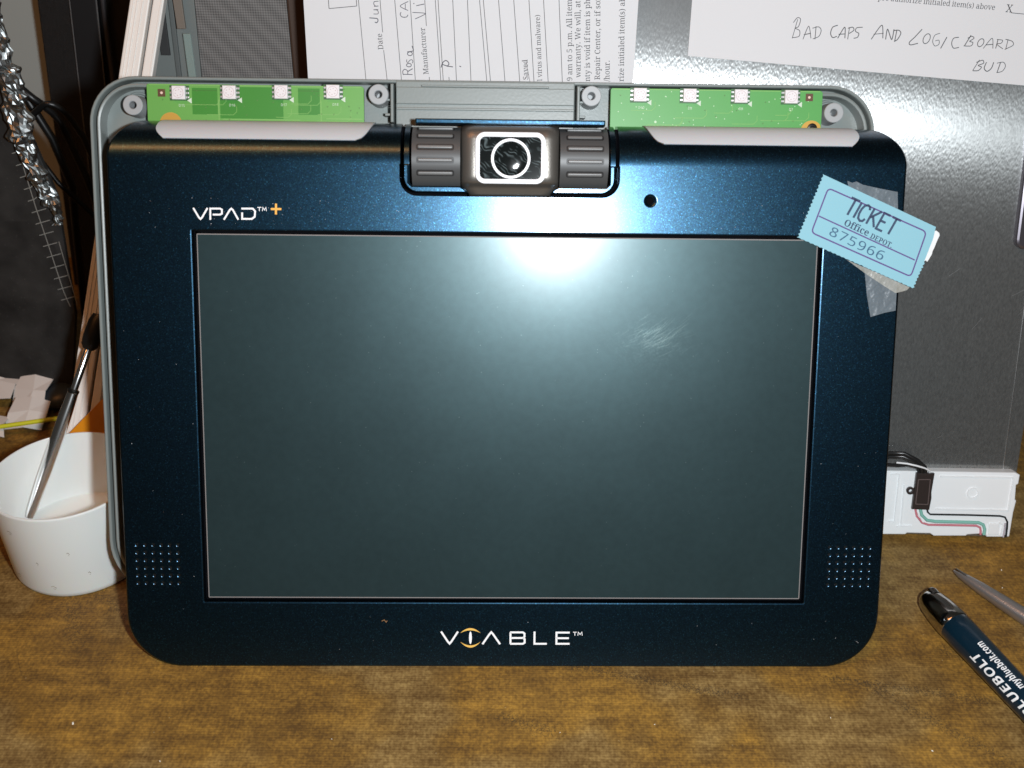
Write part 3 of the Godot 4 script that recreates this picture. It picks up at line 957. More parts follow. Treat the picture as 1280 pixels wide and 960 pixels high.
func logos(t: Node) -> void:
	var k := Transform2D(Vector2(0.07011, 0.00067), Vector2(-0.00214, -0.07), Vector2(-133.839, 180.887))
	var z := 0.04
	var b := MB.new()
	var line := func(b: MB, a: Array, w: float, m: Transform2D) -> void:
		var p := []
		for i in range(0, a.size(), 2):
			p.append(Vector2(a[i], a[i + 1]))
		b.ribbon(p, w, m, z)
	for a in [[327, 160, 355, 207, 363, 215, 371, 207, 398, 160], [412, 219, 412, 163, 460, 163, 470, 168, 470, 188, 460, 193, 424, 193], [480, 218, 509, 170, 517, 163, 525, 170, 552, 218], [571, 182, 571, 214, 620, 214, 634, 203, 636, 176, 624, 163, 567, 163]]:
		line.call(b, a, 0.62, k)
	for a in [[647, 157, 667, 157], [657, 157, 657, 175], [672, 175, 674, 156, 682, 170, 690, 156, 692, 175]]:
		line.call(b, a, 0.26, k)
	obj("model_lettering", b, M.white, t)
	b = MB.new()
	line.call(b, [714, 165, 767, 165], 0.75, k)
	b.ribbon([Vector2(740, 138), Vector2(740, 192)], 0.75, k, z + 0.01)
	obj("orange_plus", b, mat(lin(0.80, 0.42, 0.07), 0.6), t)
	k = Transform2D(Vector2(0.07528, 0.00014), Vector2(0.0005, -0.079), Vector2(-45.874, 42.321))
	b = MB.new()
	for a in [[286, 358, 319, 408, 328, 418, 337, 408, 370, 358], [492, 421, 527, 371, 536, 361, 545, 371, 580, 421], [630, 362, 694, 362, 702, 368, 702, 384, 694, 390, 634, 390], [694, 390, 703, 396, 703, 413, 694, 419, 630, 419], [632, 362, 632, 419], [752, 358, 752, 419, 814, 419], [928, 363, 862, 363, 862, 419, 928, 419], [862, 391, 924, 391]]:
		line.call(b, a, 0.72, k)
	for a in [[945, 361, 963, 361], [954, 361, 954, 378], [969, 378, 971, 360, 980, 373, 989, 360, 991, 378]]:
		line.call(b, a, 0.26, k)
	var p := PackedVector2Array()
	for i in 17:
		var y := lerpf(358, 420, i / 16.0)
		p.append(k * Vector2(432 - 7.0 * sqrt(maxf(0.02, 1 - pow((y - 389) / 31.5, 2))), y))
	for i in 17:
		var y := lerpf(420, 358, i / 16.0)
		p.append(k * Vector2(432 + 7.0 * sqrt(maxf(0.02, 1 - pow((y - 389) / 31.5, 2))), y))
	b.poly(p, z)
	var lo := obj("maker_lettering", b, M.white, t)
	b = MB.new()
	for s in [[366, 341, 1.0], [408, 438, -1.0]]:
		var q := PackedVector2Array()
		for i in 15:
			var f := -1.0 + i / 7.0
			q.append(k * Vector2(432 + 51 * f, lerpf(s[1], s[0], f * f)))
		for i in 15:
			var f := 1.0 - i / 7.0
			q.append(k * Vector2(432 + 51 * f, lerpf(s[1] + s[2] * 11, s[0], f * f)))
		b.poly(q, z)
	obj("orange_eye_arcs", b, mat(lin(0.78, 0.48, 0.10), 0.6), lo)

func diffusers(t: Node) -> void:
	var m := mat(lin(0.54, 0.545, 0.56), 0.55)
	m.subsurf_scatter_enabled = true
	m.subsurf_scatter_strength = 0.15
	for s in [1.0, -1.0]:
		var b := MB.new()
		var n := 16
		for i in n:
			var a := lerpf(32.0, 91.0, float(i) / n)
			var c := lerpf(32.0, 91.0, float(i + 1) / n)
			var ea := strip_ends(float(i) / n)
			var ec := strip_ends(float(i + 1) / n)
			var qa := roll(deg_to_rad(a), 14.35)
			var qc := roll(deg_to_rad(c), 14.35)
			var na := Vector3(0, sin(deg_to_rad(a)), cos(deg_to_rad(a)))
			var nc := Vector3(0, sin(deg_to_rad(c)), cos(deg_to_rad(c)))
			b.quad(Vector3(s * ea.x, qa.x, qa.y), Vector3(s * ea.y, qa.x, qa.y), Vector3(s * ec.y, qc.x, qc.y), Vector3(s * ec.x, qc.x, qc.y), na, na, nc, nc)
			for e in [0, 1]:
				var ra := roll(deg_to_rad(a), 13.8)
				var rc := roll(deg_to_rad(c), 13.8)
				b.flat(Vector3(s * ea[e], qa.x, qa.y), Vector3(s * ec[e], qc.x, qc.y), Vector3(s * ec[e], rc.x, rc.y), Vector3(s * ea[e], ra.x, ra.y), Vector3(s * (1.0 if e == 1 else -1.0), 0, 0))
		var e0 := strip_ends(0.0)
		var q0 := roll(deg_to_rad(32), 14.35)
		var r0 := roll(deg_to_rad(32), 13.8)
		var n0 := Vector3(0, -cos(deg_to_rad(32)), sin(deg_to_rad(32)))
		b.flat(Vector3(s * e0.x, q0.x, q0.y), Vector3(s * e0.y, q0.x, q0.y), Vector3(s * e0.y, r0.x, r0.y), Vector3(s * e0.x, r0.x, r0.y), n0)
		obj("light_diffuser", b, m, t)

func strip_ends(f: float) -> Vector2:                  # (outer, inner) end of the strip at height f, as x on the right-hand side when mirrored
	var outer := -124.8 + 3.2 * pow(maxf(0.0, (0.35 - f) / 0.35), 2.0) + 2.2 * pow(maxf(0.0, (f - 0.4) / 0.6), 2.0)
	var inner := -48.4 - 6.0 * (1.0 - sqrt(maxf(0.0, 1.0 - pow(1.0 - f, 2.0))))
	return Vector2(outer, inner)

func camera_module(t: Node) -> void:
	# floor of the recess
	var b := MB.new()
	b.poly(PackedVector2Array([Vector2(-38.6, 174.5), Vector2(38.6, 174.5), Vector2(38.6, 199.5), Vector2(-38.6, 199.5)]), -9.0)
	b.flat(Vector3(-38.6, 199.5, -9.0), Vector3(38.6, 199.5, -9.0), Vector3(38.6, 199.5, -16), Vector3(-38.6, 199.5, -16), Vector3(0, 1, 0))
	var cm := obj("camera_module", b, M.gap, t)
	# painted ledge on both sides
	for s in [-1.0, 1.0]:
		b = MB.new()
		var p := PackedVector2Array([Vector2(-37.5, 186), Vector2(-37.5, 181.4)])
		for q in arc(Vector2(-32.3, 181.4), 5.2, 180, 270, 8):
			p.append(q)
		for q in [Vector2(-14.6, 176.2), Vector2(-15.4, 177.4), Vector2(-17.3, 178.5), Vector2(-34.2, 178.5), Vector2(-35.3, 179.6), Vector2(-35.3, 186)]:
			p.append(q)
		if s > 0:
			for i in p.size():
				p[i].x = -p[i].x
		b.slab(p, -3.5, -0.1, 0.45)
		for i in 12:
			var p0 := deg_to_rad(80.0 * i / 12)
			var p1 := deg_to_rad(80.0 * (i + 1) / 12)
			var q0 := roll(p0, 13.9)
			var q1 := roll(p1, 13.9)
			var n0 := Vector3(0, sin(p0), cos(p0))
			var n1 := Vector3(0, sin(p1), cos(p1))
			b.quad(Vector3(s * 37.15, q0.x, q0.y), Vector3(s * 35.6, q0.x, q0.y), Vector3(s * 35.6, q1.x, q1.y), Vector3(s * 37.15, q1.x, q1.y), n0, n0, n1, n1)
			b.quad(Vector3(s * 35.6, q0.x, q0.y), Vector3(s * 35.3, q0.x, q0.y - 0.4), Vector3(s * 35.3, q1.x - 0.3, q1.y - 0.4), Vector3(s * 35.6, q1.x, q1.y), n0, Vector3(-s, 0, 0), Vector3(-s, 0, 0), n1)
			b.flat(Vector3(s * 35.3, q0.x, q0.y - 0.4), Vector3(s * 35.3, q1.x, q1.y - 0.4), Vector3(s * 35.3, q1.x, q1.y - 4), Vector3(s * 35.3, q0.x, q0.y - 4), Vector3(-s, 0, 0))
			b.quad(Vector3(s * 37.15, q0.x, q0.y), Vector3(s * 37.5, q0.x, q0.y - 0.4), Vector3(s * 37.5, q1.x - 0.3, q1.y - 0.4), Vector3(s * 37.15, q1.x, q1.y), n0, Vector3(s, 0, 0), Vector3(s, 0, 0), n1)
		obj("blue_ledge", b, M.paint, cm)
	# ridged grips
	var pad_m := mat(lin(0.072, 0.073, 0.073), 0.45, 0.2)
	var slot_m := mat(lin(0.018, 0.017, 0.017), 0.5)
	var ridge_m := mat(lin(0.16, 0.16, 0.157), 0.48, 0.2)
	for s in [-1.0, 1.0]:
		b = MB.new()
		var x0: float = s * 17.5
		var x1: float = s * 34.4
		for i in 20:
			var a0 := deg_to_rad(lerpf(-56, 80, i / 20.0))
			var a1 := deg_to_rad(lerpf(-56, 80, (i + 1) / 20.0))
			var c0 := Vector3(0, sin(a0), cos(a0))
			var c1 := Vector3(0, sin(a1), cos(a1))
			var o := Vector3(0, 187.9, -8.4)
			b.quad(o + c0 * 11.5 + Vector3(x0, 0, 0), o + c0 * 11.5 + Vector3(x1, 0, 0), o + c1 * 11.5 + Vector3(x1, 0, 0), o + c1 * 11.5 + Vector3(x0, 0, 0), c0, c0, c1, c1)
			for x in [[x0, -s], [x1, s]]:
				b.face(o + c0 * 11.5 + Vector3(x[0], 0, 0), o + c1 * 11.5 + Vector3(x[0], 0, 0), o + Vector3(x[0], 0, 0), Vector3(x[1], 0, 0))
		var gp := obj("grip_pad", b, pad_m, cm)
		b = MB.new()
		for i in 5:
			var a := deg_to_rad(-26.0 + 22.6 * i)
			var fr := Transform3D(Basis(Vector3.RIGHT, -a), Vector3(s * 26.2, 187.9 + 11.42 * sin(a), -8.4 + 11.42 * cos(a)))
			b.slab(rr(0, 0, 13.2, 2.3, 0.7, 3), -0.3, 0.16, 0.0, fr)
		obj("ridge_slots", b, slot_m, gp)
		for i in 5:
			b = MB.new()
			var a := deg_to_rad(-26.0 + 22.6 * i)
			var fr := Transform3D(Basis(Vector3.RIGHT, -a), Vector3(s * 26.2, 187.9 + 11.42 * sin(a), -8.4 + 11.42 * cos(a)))
			b.slab(rr(0, 0, 12.2, 1.15, 0.45, 3), -0.1, 0.75, 0.35, fr)
			obj("ridge", b, ridge_m, gp)
	# pod round the lens
	b = MB.new()
	var prof := [Vector2(174.9, -3.2), Vector2(175.3, -0.8), Vector2(176.0, -0.1), Vector2(177.6, 0.5), Vector2(178.6, 1.6), Vector2(179.2, 3.3), Vector2(180.2, 4.3), Vector2(182, 4.7), Vector2(188, 4.9), Vector2(194.5, 4.7), Vector2(196.8, 4.1), Vector2(198.6, 2.6), Vector2(199.9, -1.0), Vector2(200, -8)]
	var pn := []
	for i in prof.size():
		var d: Vector2 = prof[mini(i + 1, prof.size() - 1)] - prof[maxi(i - 1, 0)]
		pn.append(Vector3(0, -d.y, d.x).normalized() * -1.0 if d.x < 0 else Vector3(0, -d.y, d.x).normalized())
	var xs := [-17.3, -17.1, -16.4, -15.4, -14.2, -13.2, -12.4, 12.4, 13.2, 14.2, 15.4, 16.4, 17.1, 17.3]
	var kk := [0.0, 0.30, 0.60, 0.80, 0.93, 0.985, 1.0, 1.0, 0.985, 0.93, 0.80, 0.60, 0.30, 0.0]
	var nx := [-0.97, -0.9, -0.72, -0.5, -0.3, -0.12, 0.0, 0.0, 0.12, 0.3, 0.5, 0.72, 0.9, 0.97]
	for i in xs.size() - 1:
		for j in prof.size() - 1:
			var v := []
			var nn := []
			for q in [[i, j], [i + 1, j], [i + 1, j + 1], [i, j + 1]]:
				var y: float = prof[q[1]].x
				var sx := lerpf(0.84, 1.0, smoothstep(176.2, 178.8, y))
				v.append(Vector3(xs[q[0]] * sx, y, -3.4 + (prof[q[1]].y + 3.4) * kk[q[0]]))
				nn.append((pn[q[1]] * sqrt(1.0 - nx[q[0]] * nx[q[0]]) + Vector3(nx[q[0]], 0, 0)).normalized())
			b.quad(v[0], v[1], v[2], v[3], nn[0], nn[1], nn[2], nn[3])
	var pod := obj("lens_pod", b, M.bronze, cm)
	b = MB.new()
	b.wall(rr(0, 188.0, 24.4, 17.5, 3.4, 8), [Vector2(0, 3.0), Vector2(0, 5.7), Vector2(0.25, 6.0), Vector2(1.35, 6.0), Vector2(1.6, 5.8), Vector2(1.6, 5.2)])
	obj("lens_frame", b, M.silver, cm)
	b = MB.new()
	b.poly(rr(0, 188.0, 22.2, 15.3, 2.4, 8), 5.25)
	# finger grease on the glass
	var gi := Image.create(256, 256, false, Image.FORMAT_RGB8)
	var warp := noise(0.012, 81, 2)
	var patch := noise(0.02, 82, 2)
	for y in 256:
		for x in 256:
			var r := sin((x * 0.55 + 0.8 * y) * 0.42 + 9.0 * warp.get_noise_2d(x, y))
			var v := 0.008 + maxf(0.0, r) * clampf(patch.get_noise_2d(x, y) * 1.6 + 0.25, 0.0, 1.0) * 0.10
			gi.set_pixel(x, y, Color(v * 0.8, v * 1.02, v * 1.05).linear_to_srgb())
	var glass := mat(Color.WHITE, 0.07, 0.0, 0.5)
	glass.albedo_texture = ImageTexture.create_from_image(gi)
	glass.uv1_scale = Vector3(1 / 22.4, 1 / 22.4, 1)
	glass.uv1_offset = Vector3(0.5, 0.2, 0)
	obj("lens_window", b, glass, cm)
	b = MB.new()
	b.lathe([Vector2(6.85, 0), Vector2(6.85, 0.35), Vector2(6.7, 0.5), Vector2(6.0, 0.5), Vector2(5.85, 0.3), Vector2(5.85, 0.0)], 48, Transform3D(Basis(Vector3.RIGHT, PI / 2), Vector3(0.1, 187.85, 5.2)))
	obj("lens_ring", b, M.silver, cm)
	b = MB.new()
	b.lathe([Vector2(5.85, 0.05), Vector2(4.9, 0.22), Vector2(3.5, 0.36), Vector2(2.0, 0.42), Vector2(0.01, 0.45)], 40, Transform3D(Basis(Vector3.RIGHT, PI / 2), Vector3(0.1, 187.85, 5.2)))
	var lens := glass.duplicate()
	lens.roughness = 0.06
	lens.clearcoat_enabled = true
	lens.clearcoat = 1.0
	lens.clearcoat_roughness = 0.03
	obj("lens", b, lens, cm)
	# blue bar along the top
	b = MB.new()
	b.box(Vector3(0, 200.7, -3.2), Vector3(66.5, 1.9, 7.0), 0.5)
	obj("top_bar", b, M.paint, cm)

func back_shell(t: Node) -> void:
	var c := -8.9
	var o := PackedVector2Array()
	for q in arc(Vector2(c + 143.2 - 17, 216.9 - 17), 17, 0, 90, 10):
		o.append(q)
	for q in arc(Vector2(c - 143.2 + 17, 216.9 - 17), 17, 90, 180, 10):
		o.append(q)
	for q in arc(Vector2(c - 143.2 + 22, 22 + 22), 22, 180, 270, 10):
		o.append(q)
	for q in arc(Vector2(c + 143.2 - 22, 22 + 22), 22, 270, 360, 10):
		o.append(q)
	var b := MB.new()
	b.wall(o, [Vector2(14, -41.5), Vector2(7, -40.5), Vector2(2.5, -36.5), Vector2(0.6, -30), Vector2(0, -24), Vector2(0, -17.0), Vector2(0.12, -16.3), Vector2(0.45, -15.9), Vector2(0.9, -15.9), Vector2(1.2, -16.2), Vector2(1.35, -17.0), Vector2(1.4, -22.5)])
	b.poly(MB.inset(o, 14), -41.5, -1.0)
	b.poly(MB.inset(o, 1.4), -22.5, 1.0)
	var sh := obj("back_shell", b, M.shell, t)
	# second ridge inside the rim, along both sides and round the upper corners
	for side in 2:
		b = MB.new()
		var q := PackedVector2Array()
		var n := o.size()
		for i in n:
			var p := o[i]
			if side == 0 and (p.x < c and not (p.y > 210 and p.x > c - 125.5)):
				q.append(p)
			if side == 1 and p.x > c and p.y > 150 and not (p.y > 210 and p.x < c + 125.5):
				q.append(p)
		if side == 1:
			q.insert(0, Vector2(c + 143.2, 100))
			q.append(Vector2(111, 216.9))
		else:
			q.insert(0, Vector2(-128, 216.9))
		b.wall(q, [Vector2(2.6, -22.5), Vector2(2.6, -16.6), Vector2(2.75, -16.1), Vector2(3.2, -15.9), Vector2(3.8, -16.2), Vector2(4.0, -17.0), Vector2(4.1, -22.5)], false)
		obj("inner_ridge", b, M.shell, sh)
	# middle channel between the two end tabs
	b = MB.new()
	b.box(Vector3(c, 208.0, -19.0), Vector3(65.0, 17.0, 6.6), 0.5)
	b.box(Vector3(c, 211.2, -15.4), Vector3(64.6, 6.0, 0.8), 0.3)
	b.box(Vector3(c, 206.6, -15.5), Vector3(64.6, 0.9, 0.6), 0.25)
	b.box(Vector3(c - 0.1, 214.6, -14.9), Vector3(46.0, 0.7, 0.5), 0.2)
	obj("centre_channel", b, M.shell, sh)
	for s in [-1.0, 1.0]:
		b = MB.new()
		b.box(Vector3(c + s * 33.6, 208.2, -17.0), Vector3(1.1, 13.5, 8.4), 0.35)
		b.box(Vector3(c + s * 35.0, 209.6, -18.0), Vector3(2.6, 0.8, 5.0), 0.2)
		b.box(Vector3(c + s * 35.2, 204.4, -18.0), Vector3(2.4, 0.9, 5.0), 0.2)
		obj("end_tab", b, M.shell, sh)
	# screw bosses
	for q in [[-135.8, 206.5, -14.6, 3.55], [-47.5, 211.3, -14.2, 3.6], [29.5, 211.7, -14.2, 3.6], [118.4, 207.0, -14.6, 3.55]]:
		b = MB.new()
		var h: float = -22.5 - q[2]
		b.lathe([Vector2(4.0, 0), Vector2(q[3], -h - 0.2), Vector2(q[3] - 0.25, -h), Vector2(1.55, -h), Vector2(1.3, -h - 0.3), Vector2(1.3, 0.6), Vector2(0.01, 0.6)], 30, Transform3D(Basis(Vector3.RIGHT, PI / 2), Vector3(q[0], q[1], -22.5)))
		obj("screw_boss", b, mat(lin(0.34, 0.355, 0.36), 0.42), sh)
	# curved ribs beside the outer bosses
	for q in [[-135.8, 206.5, 45.0, 120.0], [118.4, 207.0, 70.0, 150.0]]:
		var p := []
		for a in arc(Vector2(q[0], q[1]), 5.0, q[2], q[3], 8):
			p.append(Vector3(a.x, a.y, -21.6))
		b = MB.new()
		b.tube(p, 0.5, 6)
		obj("corner_rib", b, M.shell, sh)

func circuit_board(t: Node, left: bool) -> void:
	var x0 := -130.9 if left else 36.6
	var x1 := -52.9 if left else 114.2
	var y0 := 197.5
	var y1 := 214.2 if left else 214.8
	var z := -15.6
	var b := MB.new()
	b.slab(PackedVector2Array([Vector2(x0 + 0.5, y0), Vector2(x1 - 0.6, y0), Vector2(x1, y0 + 0.5), Vector2(x1, y1 - 0.7), Vector2(x1 - 0.7, y1), Vector2(x0 + 0.5, y1), Vector2(x0, y1 - 0.5), Vector2(x0, y0 + 0.5)]), z - 1.6, z, 0.12)
	var gm := mat(lin(0.125, 0.34, 0.07), 0.42) if left else mat(lin(0.085, 0.32, 0.075), 0.42)
	var pcb := obj("circuit_board", b, gm, t)
	var edge := mat(lin(0.19, 0.40, 0.10), 0.5)
	if left:
		b = MB.new()
		for q in [[-114.7, -105.6, 203.6, 212.9], [-76.6, -68.8, 203.9, 213.2], [-104.7, -82.0, 202.3, 213.4]]:
			b.box(Vector3((q[0] + q[1]) / 2, (q[2] + q[3]) / 2, z + 0.02), Vector3(q[1] - q[0], q[3] - q[2], 0.06))
		obj("copper_area", b, mat(lin(0.045, 0.22, 0.028), 0.40), pcb)
		for q in [[-114.6, 212.0, -105.7, 212.0], [-76.5, 212.3, -68.9, 212.3]]:
			b = MB.new()
			b.box(Vector3((q[0] + q[2]) / 2, q[1], z + 0.05), Vector3(q[2] - q[0], 0.25, 0.05))
			obj("dark_trace", b, mat(lin(0.045, 0.16, 0.02), 0.5), pcb)
		b = MB.new()
		for q in [[-105.2, 203.0, 0.3, 20.0], [-68.4, 203.0, 0.3, 20.0], [-90.0, 202.0, 28.0, 0.3], [-60.0, 202.6, 13.0, 0.3]]:
			b.box(Vector3(q[0], minf(q[1] + q[3] / 2, y1 - q[3] / 2 - 0.4) if q[3] > 1 else q[1], z + 0.035), Vector3(q[2], minf(q[3], 10.0), 0.05))
		obj("pale_trace", b, edge, pcb)
	else:
		b = MB.new()
		for i in 46:
			var p := Vector2(rng.randf_range(x0 + 2, x1 - 2), rng.randf_range(201.5, y1 - 1))
			b.lathe([Vector2(0.22, 0), Vector2(0.2, 0.06), Vector2(0.01, 0.07)], 6, Transform3D(Basis(Vector3.RIGHT, PI / 2), Vector3(p.x, p.y, z)))
		b.lathe([Vector2(0.5, 0), Vector2(0.45, 0.1), Vector2(0.01, 0.1)], 10, Transform3D(Basis(Vector3.RIGHT, PI / 2), Vector3(53.2, 203.0, z)))
		obj("solder_dots", b, mat(lin(0.45, 0.62, 0.40), 0.4), pcb)
	# plated holes and fine tracks
	b = MB.new()
	for i in (38 if left else 14):
		var p := Vector2(rng.randf_range(x0 + 1.5, x1 - 1.5), rng.randf_range(201.2, y1 - 0.8))
		b.lathe([Vector2(0.26, 0.03), Vector2(0.22, 0.09), Vector2(0.12, 0.09), Vector2(0.1, 0.03)], 8, Transform3D(Basis(Vector3.RIGHT, PI / 2), Vector3(p.x, p.y, z)))
	var vias := obj("plated_holes", b, mat(lin(0.10, 0.20, 0.06), 0.4), pcb)
	vias.set_meta("kind", "stuff")
	b = MB.new()
	for i in 9:
		var p := Vector2(rng.randf_range(x0 + 4, x1 - 14), rng.randf_range(201.5, 208.0))
		var l := rng.randf_range(4, 12)
		b.ribbon([p, p + Vector2(l, 0), p + Vector2(l + 1.2, 1.2), p + Vector2(l + 1.2, 3.0)], 0.16, Transform2D(), z + 0.075)
	var tracks := obj("fine_tracks", b, edge, pcb)
	tracks.set_meta("kind", "stuff")
	# thin bright rim along the top edge
	b = MB.new()
	b.box(Vector3((x0 + x1) / 2, y1 - 0.35, z + 0.03), Vector3(x1 - x0 - 2.0, 0.28, 0.05))
	obj("edge_trace", b, edge, pcb)
	# light-emitting diodes
	var xs := [-119.2, -101.1, -82.5, -63.9] if left else [47.2, 65.3, 84.0, 102.4]
	var lw := mat(lin(0.70, 0.665, 0.67), 0.5)
	var metal := mat(lin(0.62, 0.62, 0.60), 0.35, 0.8)
	var chip := mat(lin(0.50, 0.40, 0.40), 0.4)
	var silk := mat(lin(0.55, 0.64, 0.52), 0.7)
	for i in 4:
		var cx: float = xs[i]
		var cy := (211.0 + 0.35 * i) if left else 212.4
		b = MB.new()
		b.box(Vector3(cx, cy, z + 0.8), Vector3(4.75, 4.75, 1.7), 0.25)
		var led := obj("light_diode", b, lw, pcb)
		b = MB.new()
		b.lathe([Vector2(1.9, 0), Vector2(1.9, 0.05), Vector2(1.75, 0.05), Vector2(1.75, 0)], 24, Transform3D(Basis(Vector3.RIGHT, PI / 2), Vector3(cx, cy, z + 1.64)))
		for a in 6:
			var d := Vector2.from_angle(TAU * a / 6 + 0.3) * 1.05
			b.box(Vector3(cx + d.x, cy + d.y, z + 1.66), Vector3(0.34, 0.34, 0.06))
		obj("diode_face", b, chip, pcb)
		b = MB.new()
		for s in [-1.0, 1.0]:
			for k in 3:
				b.box(Vector3(cx + s * 2.9, cy - 1.5 + k * 1.5, z + 0.15), Vector3(1.1, 0.75, 0.3), 0.1)
		obj("solder_legs", b, metal, pcb)
		b = MB.new()  # dark green pad under the diode and its legs
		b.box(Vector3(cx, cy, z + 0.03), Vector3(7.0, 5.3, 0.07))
		obj("diode_dark_pad", b, mat(lin(0.03, 0.10, 0.03), 0.5), pcb)
		b = MB.new()
		b.slab(PackedVector2Array([Vector2(cx + 2.7, cy - 2.6), Vector2(cx + 4.3, cy - 3.6), Vector2(cx + 4.3, cy - 1.6)]), z, z + 0.08)
		b.text_flat(("D%d" % (15 + i) if left else "D%d" % (10 - i)), 1.25, F.sans, Vector2(cx - 0.4, cy - 4.8), 0, z + 0.06)
		obj("diode_marking", b, silk, pcb)
	b = MB.new()
	var fx := -125.6 if left else 109.3
	b.box(Vector3(fx, 211.0 if left else 212.4, z + 0.03), Vector3(2.7, 2.7, 0.08))
	obj("fiducial_square", b, mat(lin(0.10, 0.045, 0.02), 0.5), pcb)
	b = MB.new()
	b.lathe([Vector2(0.5, 0), Vector2(0.45, 0.1), Vector2(0.01, 0.12)], 12, Transform3D(Basis(Vector3.RIGHT, PI / 2), Vector3(fx, 211.0 if left else 212.4, z + 0.06)))
	obj("fiducial_dot", b, mat(lin(0.75, 0.55, 0.45), 0.4), pcb)
	b = MB.new()
	var gx := -122.6 if left else 110.6
	var half := PackedVector2Array()
	for q in arc(Vector2(gx, 200.2), 4.0, 4, 176, 16):
		if q.x < x1 - 0.1:
			half.append(q)
	if not left:
		half.insert(0, Vector2(x1 - 0.1, 200.2))
	b.slab(half, z, z + 0.08)
	obj("gold_pad", b, mat(lin(0.55, 0.32, 0.06), 0.4, 0.2), pcb)
	if not left:
		b = MB.new()
		b.lathe([Vector2(1.8, 0), Vector2(1.8, 0.5), Vector2(1.5, 0.7), Vector2(0.9, 0.7), Vector2(0.6, 0.3), Vector2(0.01, 0.3)], 20, Transform3D(Basis(Vector3.RIGHT, PI / 2), Vector3(110.8, 201.4, z)))
		obj("board_screw", b, mat(lin(0.10, 0.10, 0.09), 0.3, 0.9), pcb)
# ---------------------------------------------------------------- ticket taped to the corner of the tablet
func ticket() -> void:
	var t := thing("raffle_ticket", "pale blue paper ticket with a purple border taped to the tablet's right corner", "ticket", dev_xf)
	var k := Transform2D(Vector2(0.06302, 0.00063), Vector2(0.00374, -0.0618), Vector2(99.344, 189.011))
	var p := PackedVector2Array()
	var line := func(a: Vector2, c: Vector2, teeth: int, deep: float) -> void:
		var d := c - a
		var o := d.normalized().orthogonal()
		for i in teeth * 4:
			var f := float(i) / (teeth * 4)
			p.append(k * (a + d * f + o * deep * [0.0, 0.55, 1.0, 0.55][i % 4] * (0.7 + 0.6 * rng.randf())))
	line.call(Vector2(175, 82), Vector2(25, 440), 17, 8.0)
	line.call(Vector2(25, 440), Vector2(685, 733), 26, 3.6)
	line.call(Vector2(685, 733), Vector2(752, 580), 8, -8.0)
	line.call(Vector2(752, 580), Vector2(820, 402), 1, 0.0)
	p.append(k * Vector2(818, 380))
	p.append(k * Vector2(175, 82))
	var b := MB.new()
	var z0 := 0.55
	b.slab(p, z0 - 0.2, z0)
	var pm := mat(lin(0.235, 0.47, 0.55), 0.8)
	obj("paper", b, pm, t)
	b = MB.new()
	var q := PackedVector2Array()
	for v in [[752, 577], [762, 572], [770, 580], [780, 565], [790, 548], [797, 535], [800, 520], [812, 495], [822, 468], [840, 428], [838, 415], [820, 400], [812, 404]]:
		q.append(k * Vector2(v[0], v[1]))
	b.slab(q, z0 - 0.16, z0 - 0.03)
	obj("torn_white_end", b, mat(lin(0.72, 0.74, 0.74), 0.85), t)
	# print
	var z := z0 + 0.05
	b = MB.new()
	var c := [Vector2(205, 160), Vector2(764, 408), Vector2(676, 666), Vector2(107, 412)]
	var ring := []
	for i in 4:
		var a: Vector2 = c[i]
		var e: Vector2 = c[(i + 3) % 4]
		var g: Vector2 = c[(i + 1) % 4]
		var d0 := (e - a).normalized() * 26
		var d1 := (g - a).normalized() * 26
		for j in 6:
			var f := j / 5.0
			ring.append((a + d0).lerp(a, f).lerp(a.lerp(a + d1, f), f))
	b.ribbon(ring, 0.5, k, z, Transform3D(), true)
	b.ribbon([Vector2(150, 318), Vector2(698, 570)], 0.46, k, z)
	obj("purple_border", b, mat(lin(0.11, 0.07, 0.22), 0.8), t)
	b = MB.new()
	var d := (k * Vector2(600, 452) - k * Vector2(292, 306))
	var ang := d.angle()
	var tall := Transform2D(ang, k * Vector2(288, 300))
	var glyph := {"T": [[[0, 1], [0.62, 1]], [[0.31, 1], [0.31, 0]]], "I": [[[0, 0], [0, 1]]], "C": [[[0.5, 0.78], [0.42, 0.95], [0.26, 1], [0.08, 0.9], [0, 0.65], [0, 0.35], [0.08, 0.1], [0.26, 0], [0.42, 0.05], [0.5, 0.22]]], "K": [[[0, 0], [0, 1]], [[0.52, 1], [0.03, 0.42]], [[0.16, 0.56], [0.55, 0]]], "E": [[[0.45, 1], [0, 1], [0, 0], [0.45, 0]], [[0, 0.52], [0.38, 0.52]]]}
	var pen := 0.0
	for ch in "TICKET":
		for s in glyph[ch]:
			var pts := []
			for v in s:
				pts.append(Vector2((pen + v[0]) * 5.6 + v[1] * 0.35, v[1] * 6.1))
			b.ribbon(pts, 0.82, tall, z)
		pen += {"T": 0.74, "I": 0.2, "C": 0.72, "K": 0.70, "E": 0.58}[ch]
	b.text_flat("Office", 3.3, F.serif_bold, k * Vector2(288, 368), ang, z, 0.98)
	b.text_flat("DEPOT.", 2.55, F.serif_bold, k * Vector2(438, 442), ang, z, 0.93)
	obj("ticket_lettering", b, mat(lin(0.040, 0.065, 0.12), 0.8), t)
	b = MB.new()
	b.text_flat("875966", 4.6, F.mono, k * Vector2(198, 422), ang - 0.01, z, 1.36)
	obj("ticket_number", b, mat(lin(0.05, 0.12, 0.20), 0.8), t)
	# clear tape
	b = MB.new()
	var tp := PackedVector2Array()
	for v in [[119.7, 181.9], [121.4, 181.2], [123.0, 181.7], [125.2, 180.6], [131, 179.4], [137.9, 178.2], [139.6, 158], [139.9, 136.0], [136, 135.2], [130.9, 133.6], [129.2, 141], [127.8, 149.8]]:
		tp.append(Vector2(v[0], v[1]))
	tp.reverse()
	b.slab(tp, 0.06, 0.14)
	var tm := mat(Color(0.70, 0.75, 0.78, 0.17), 0.36)
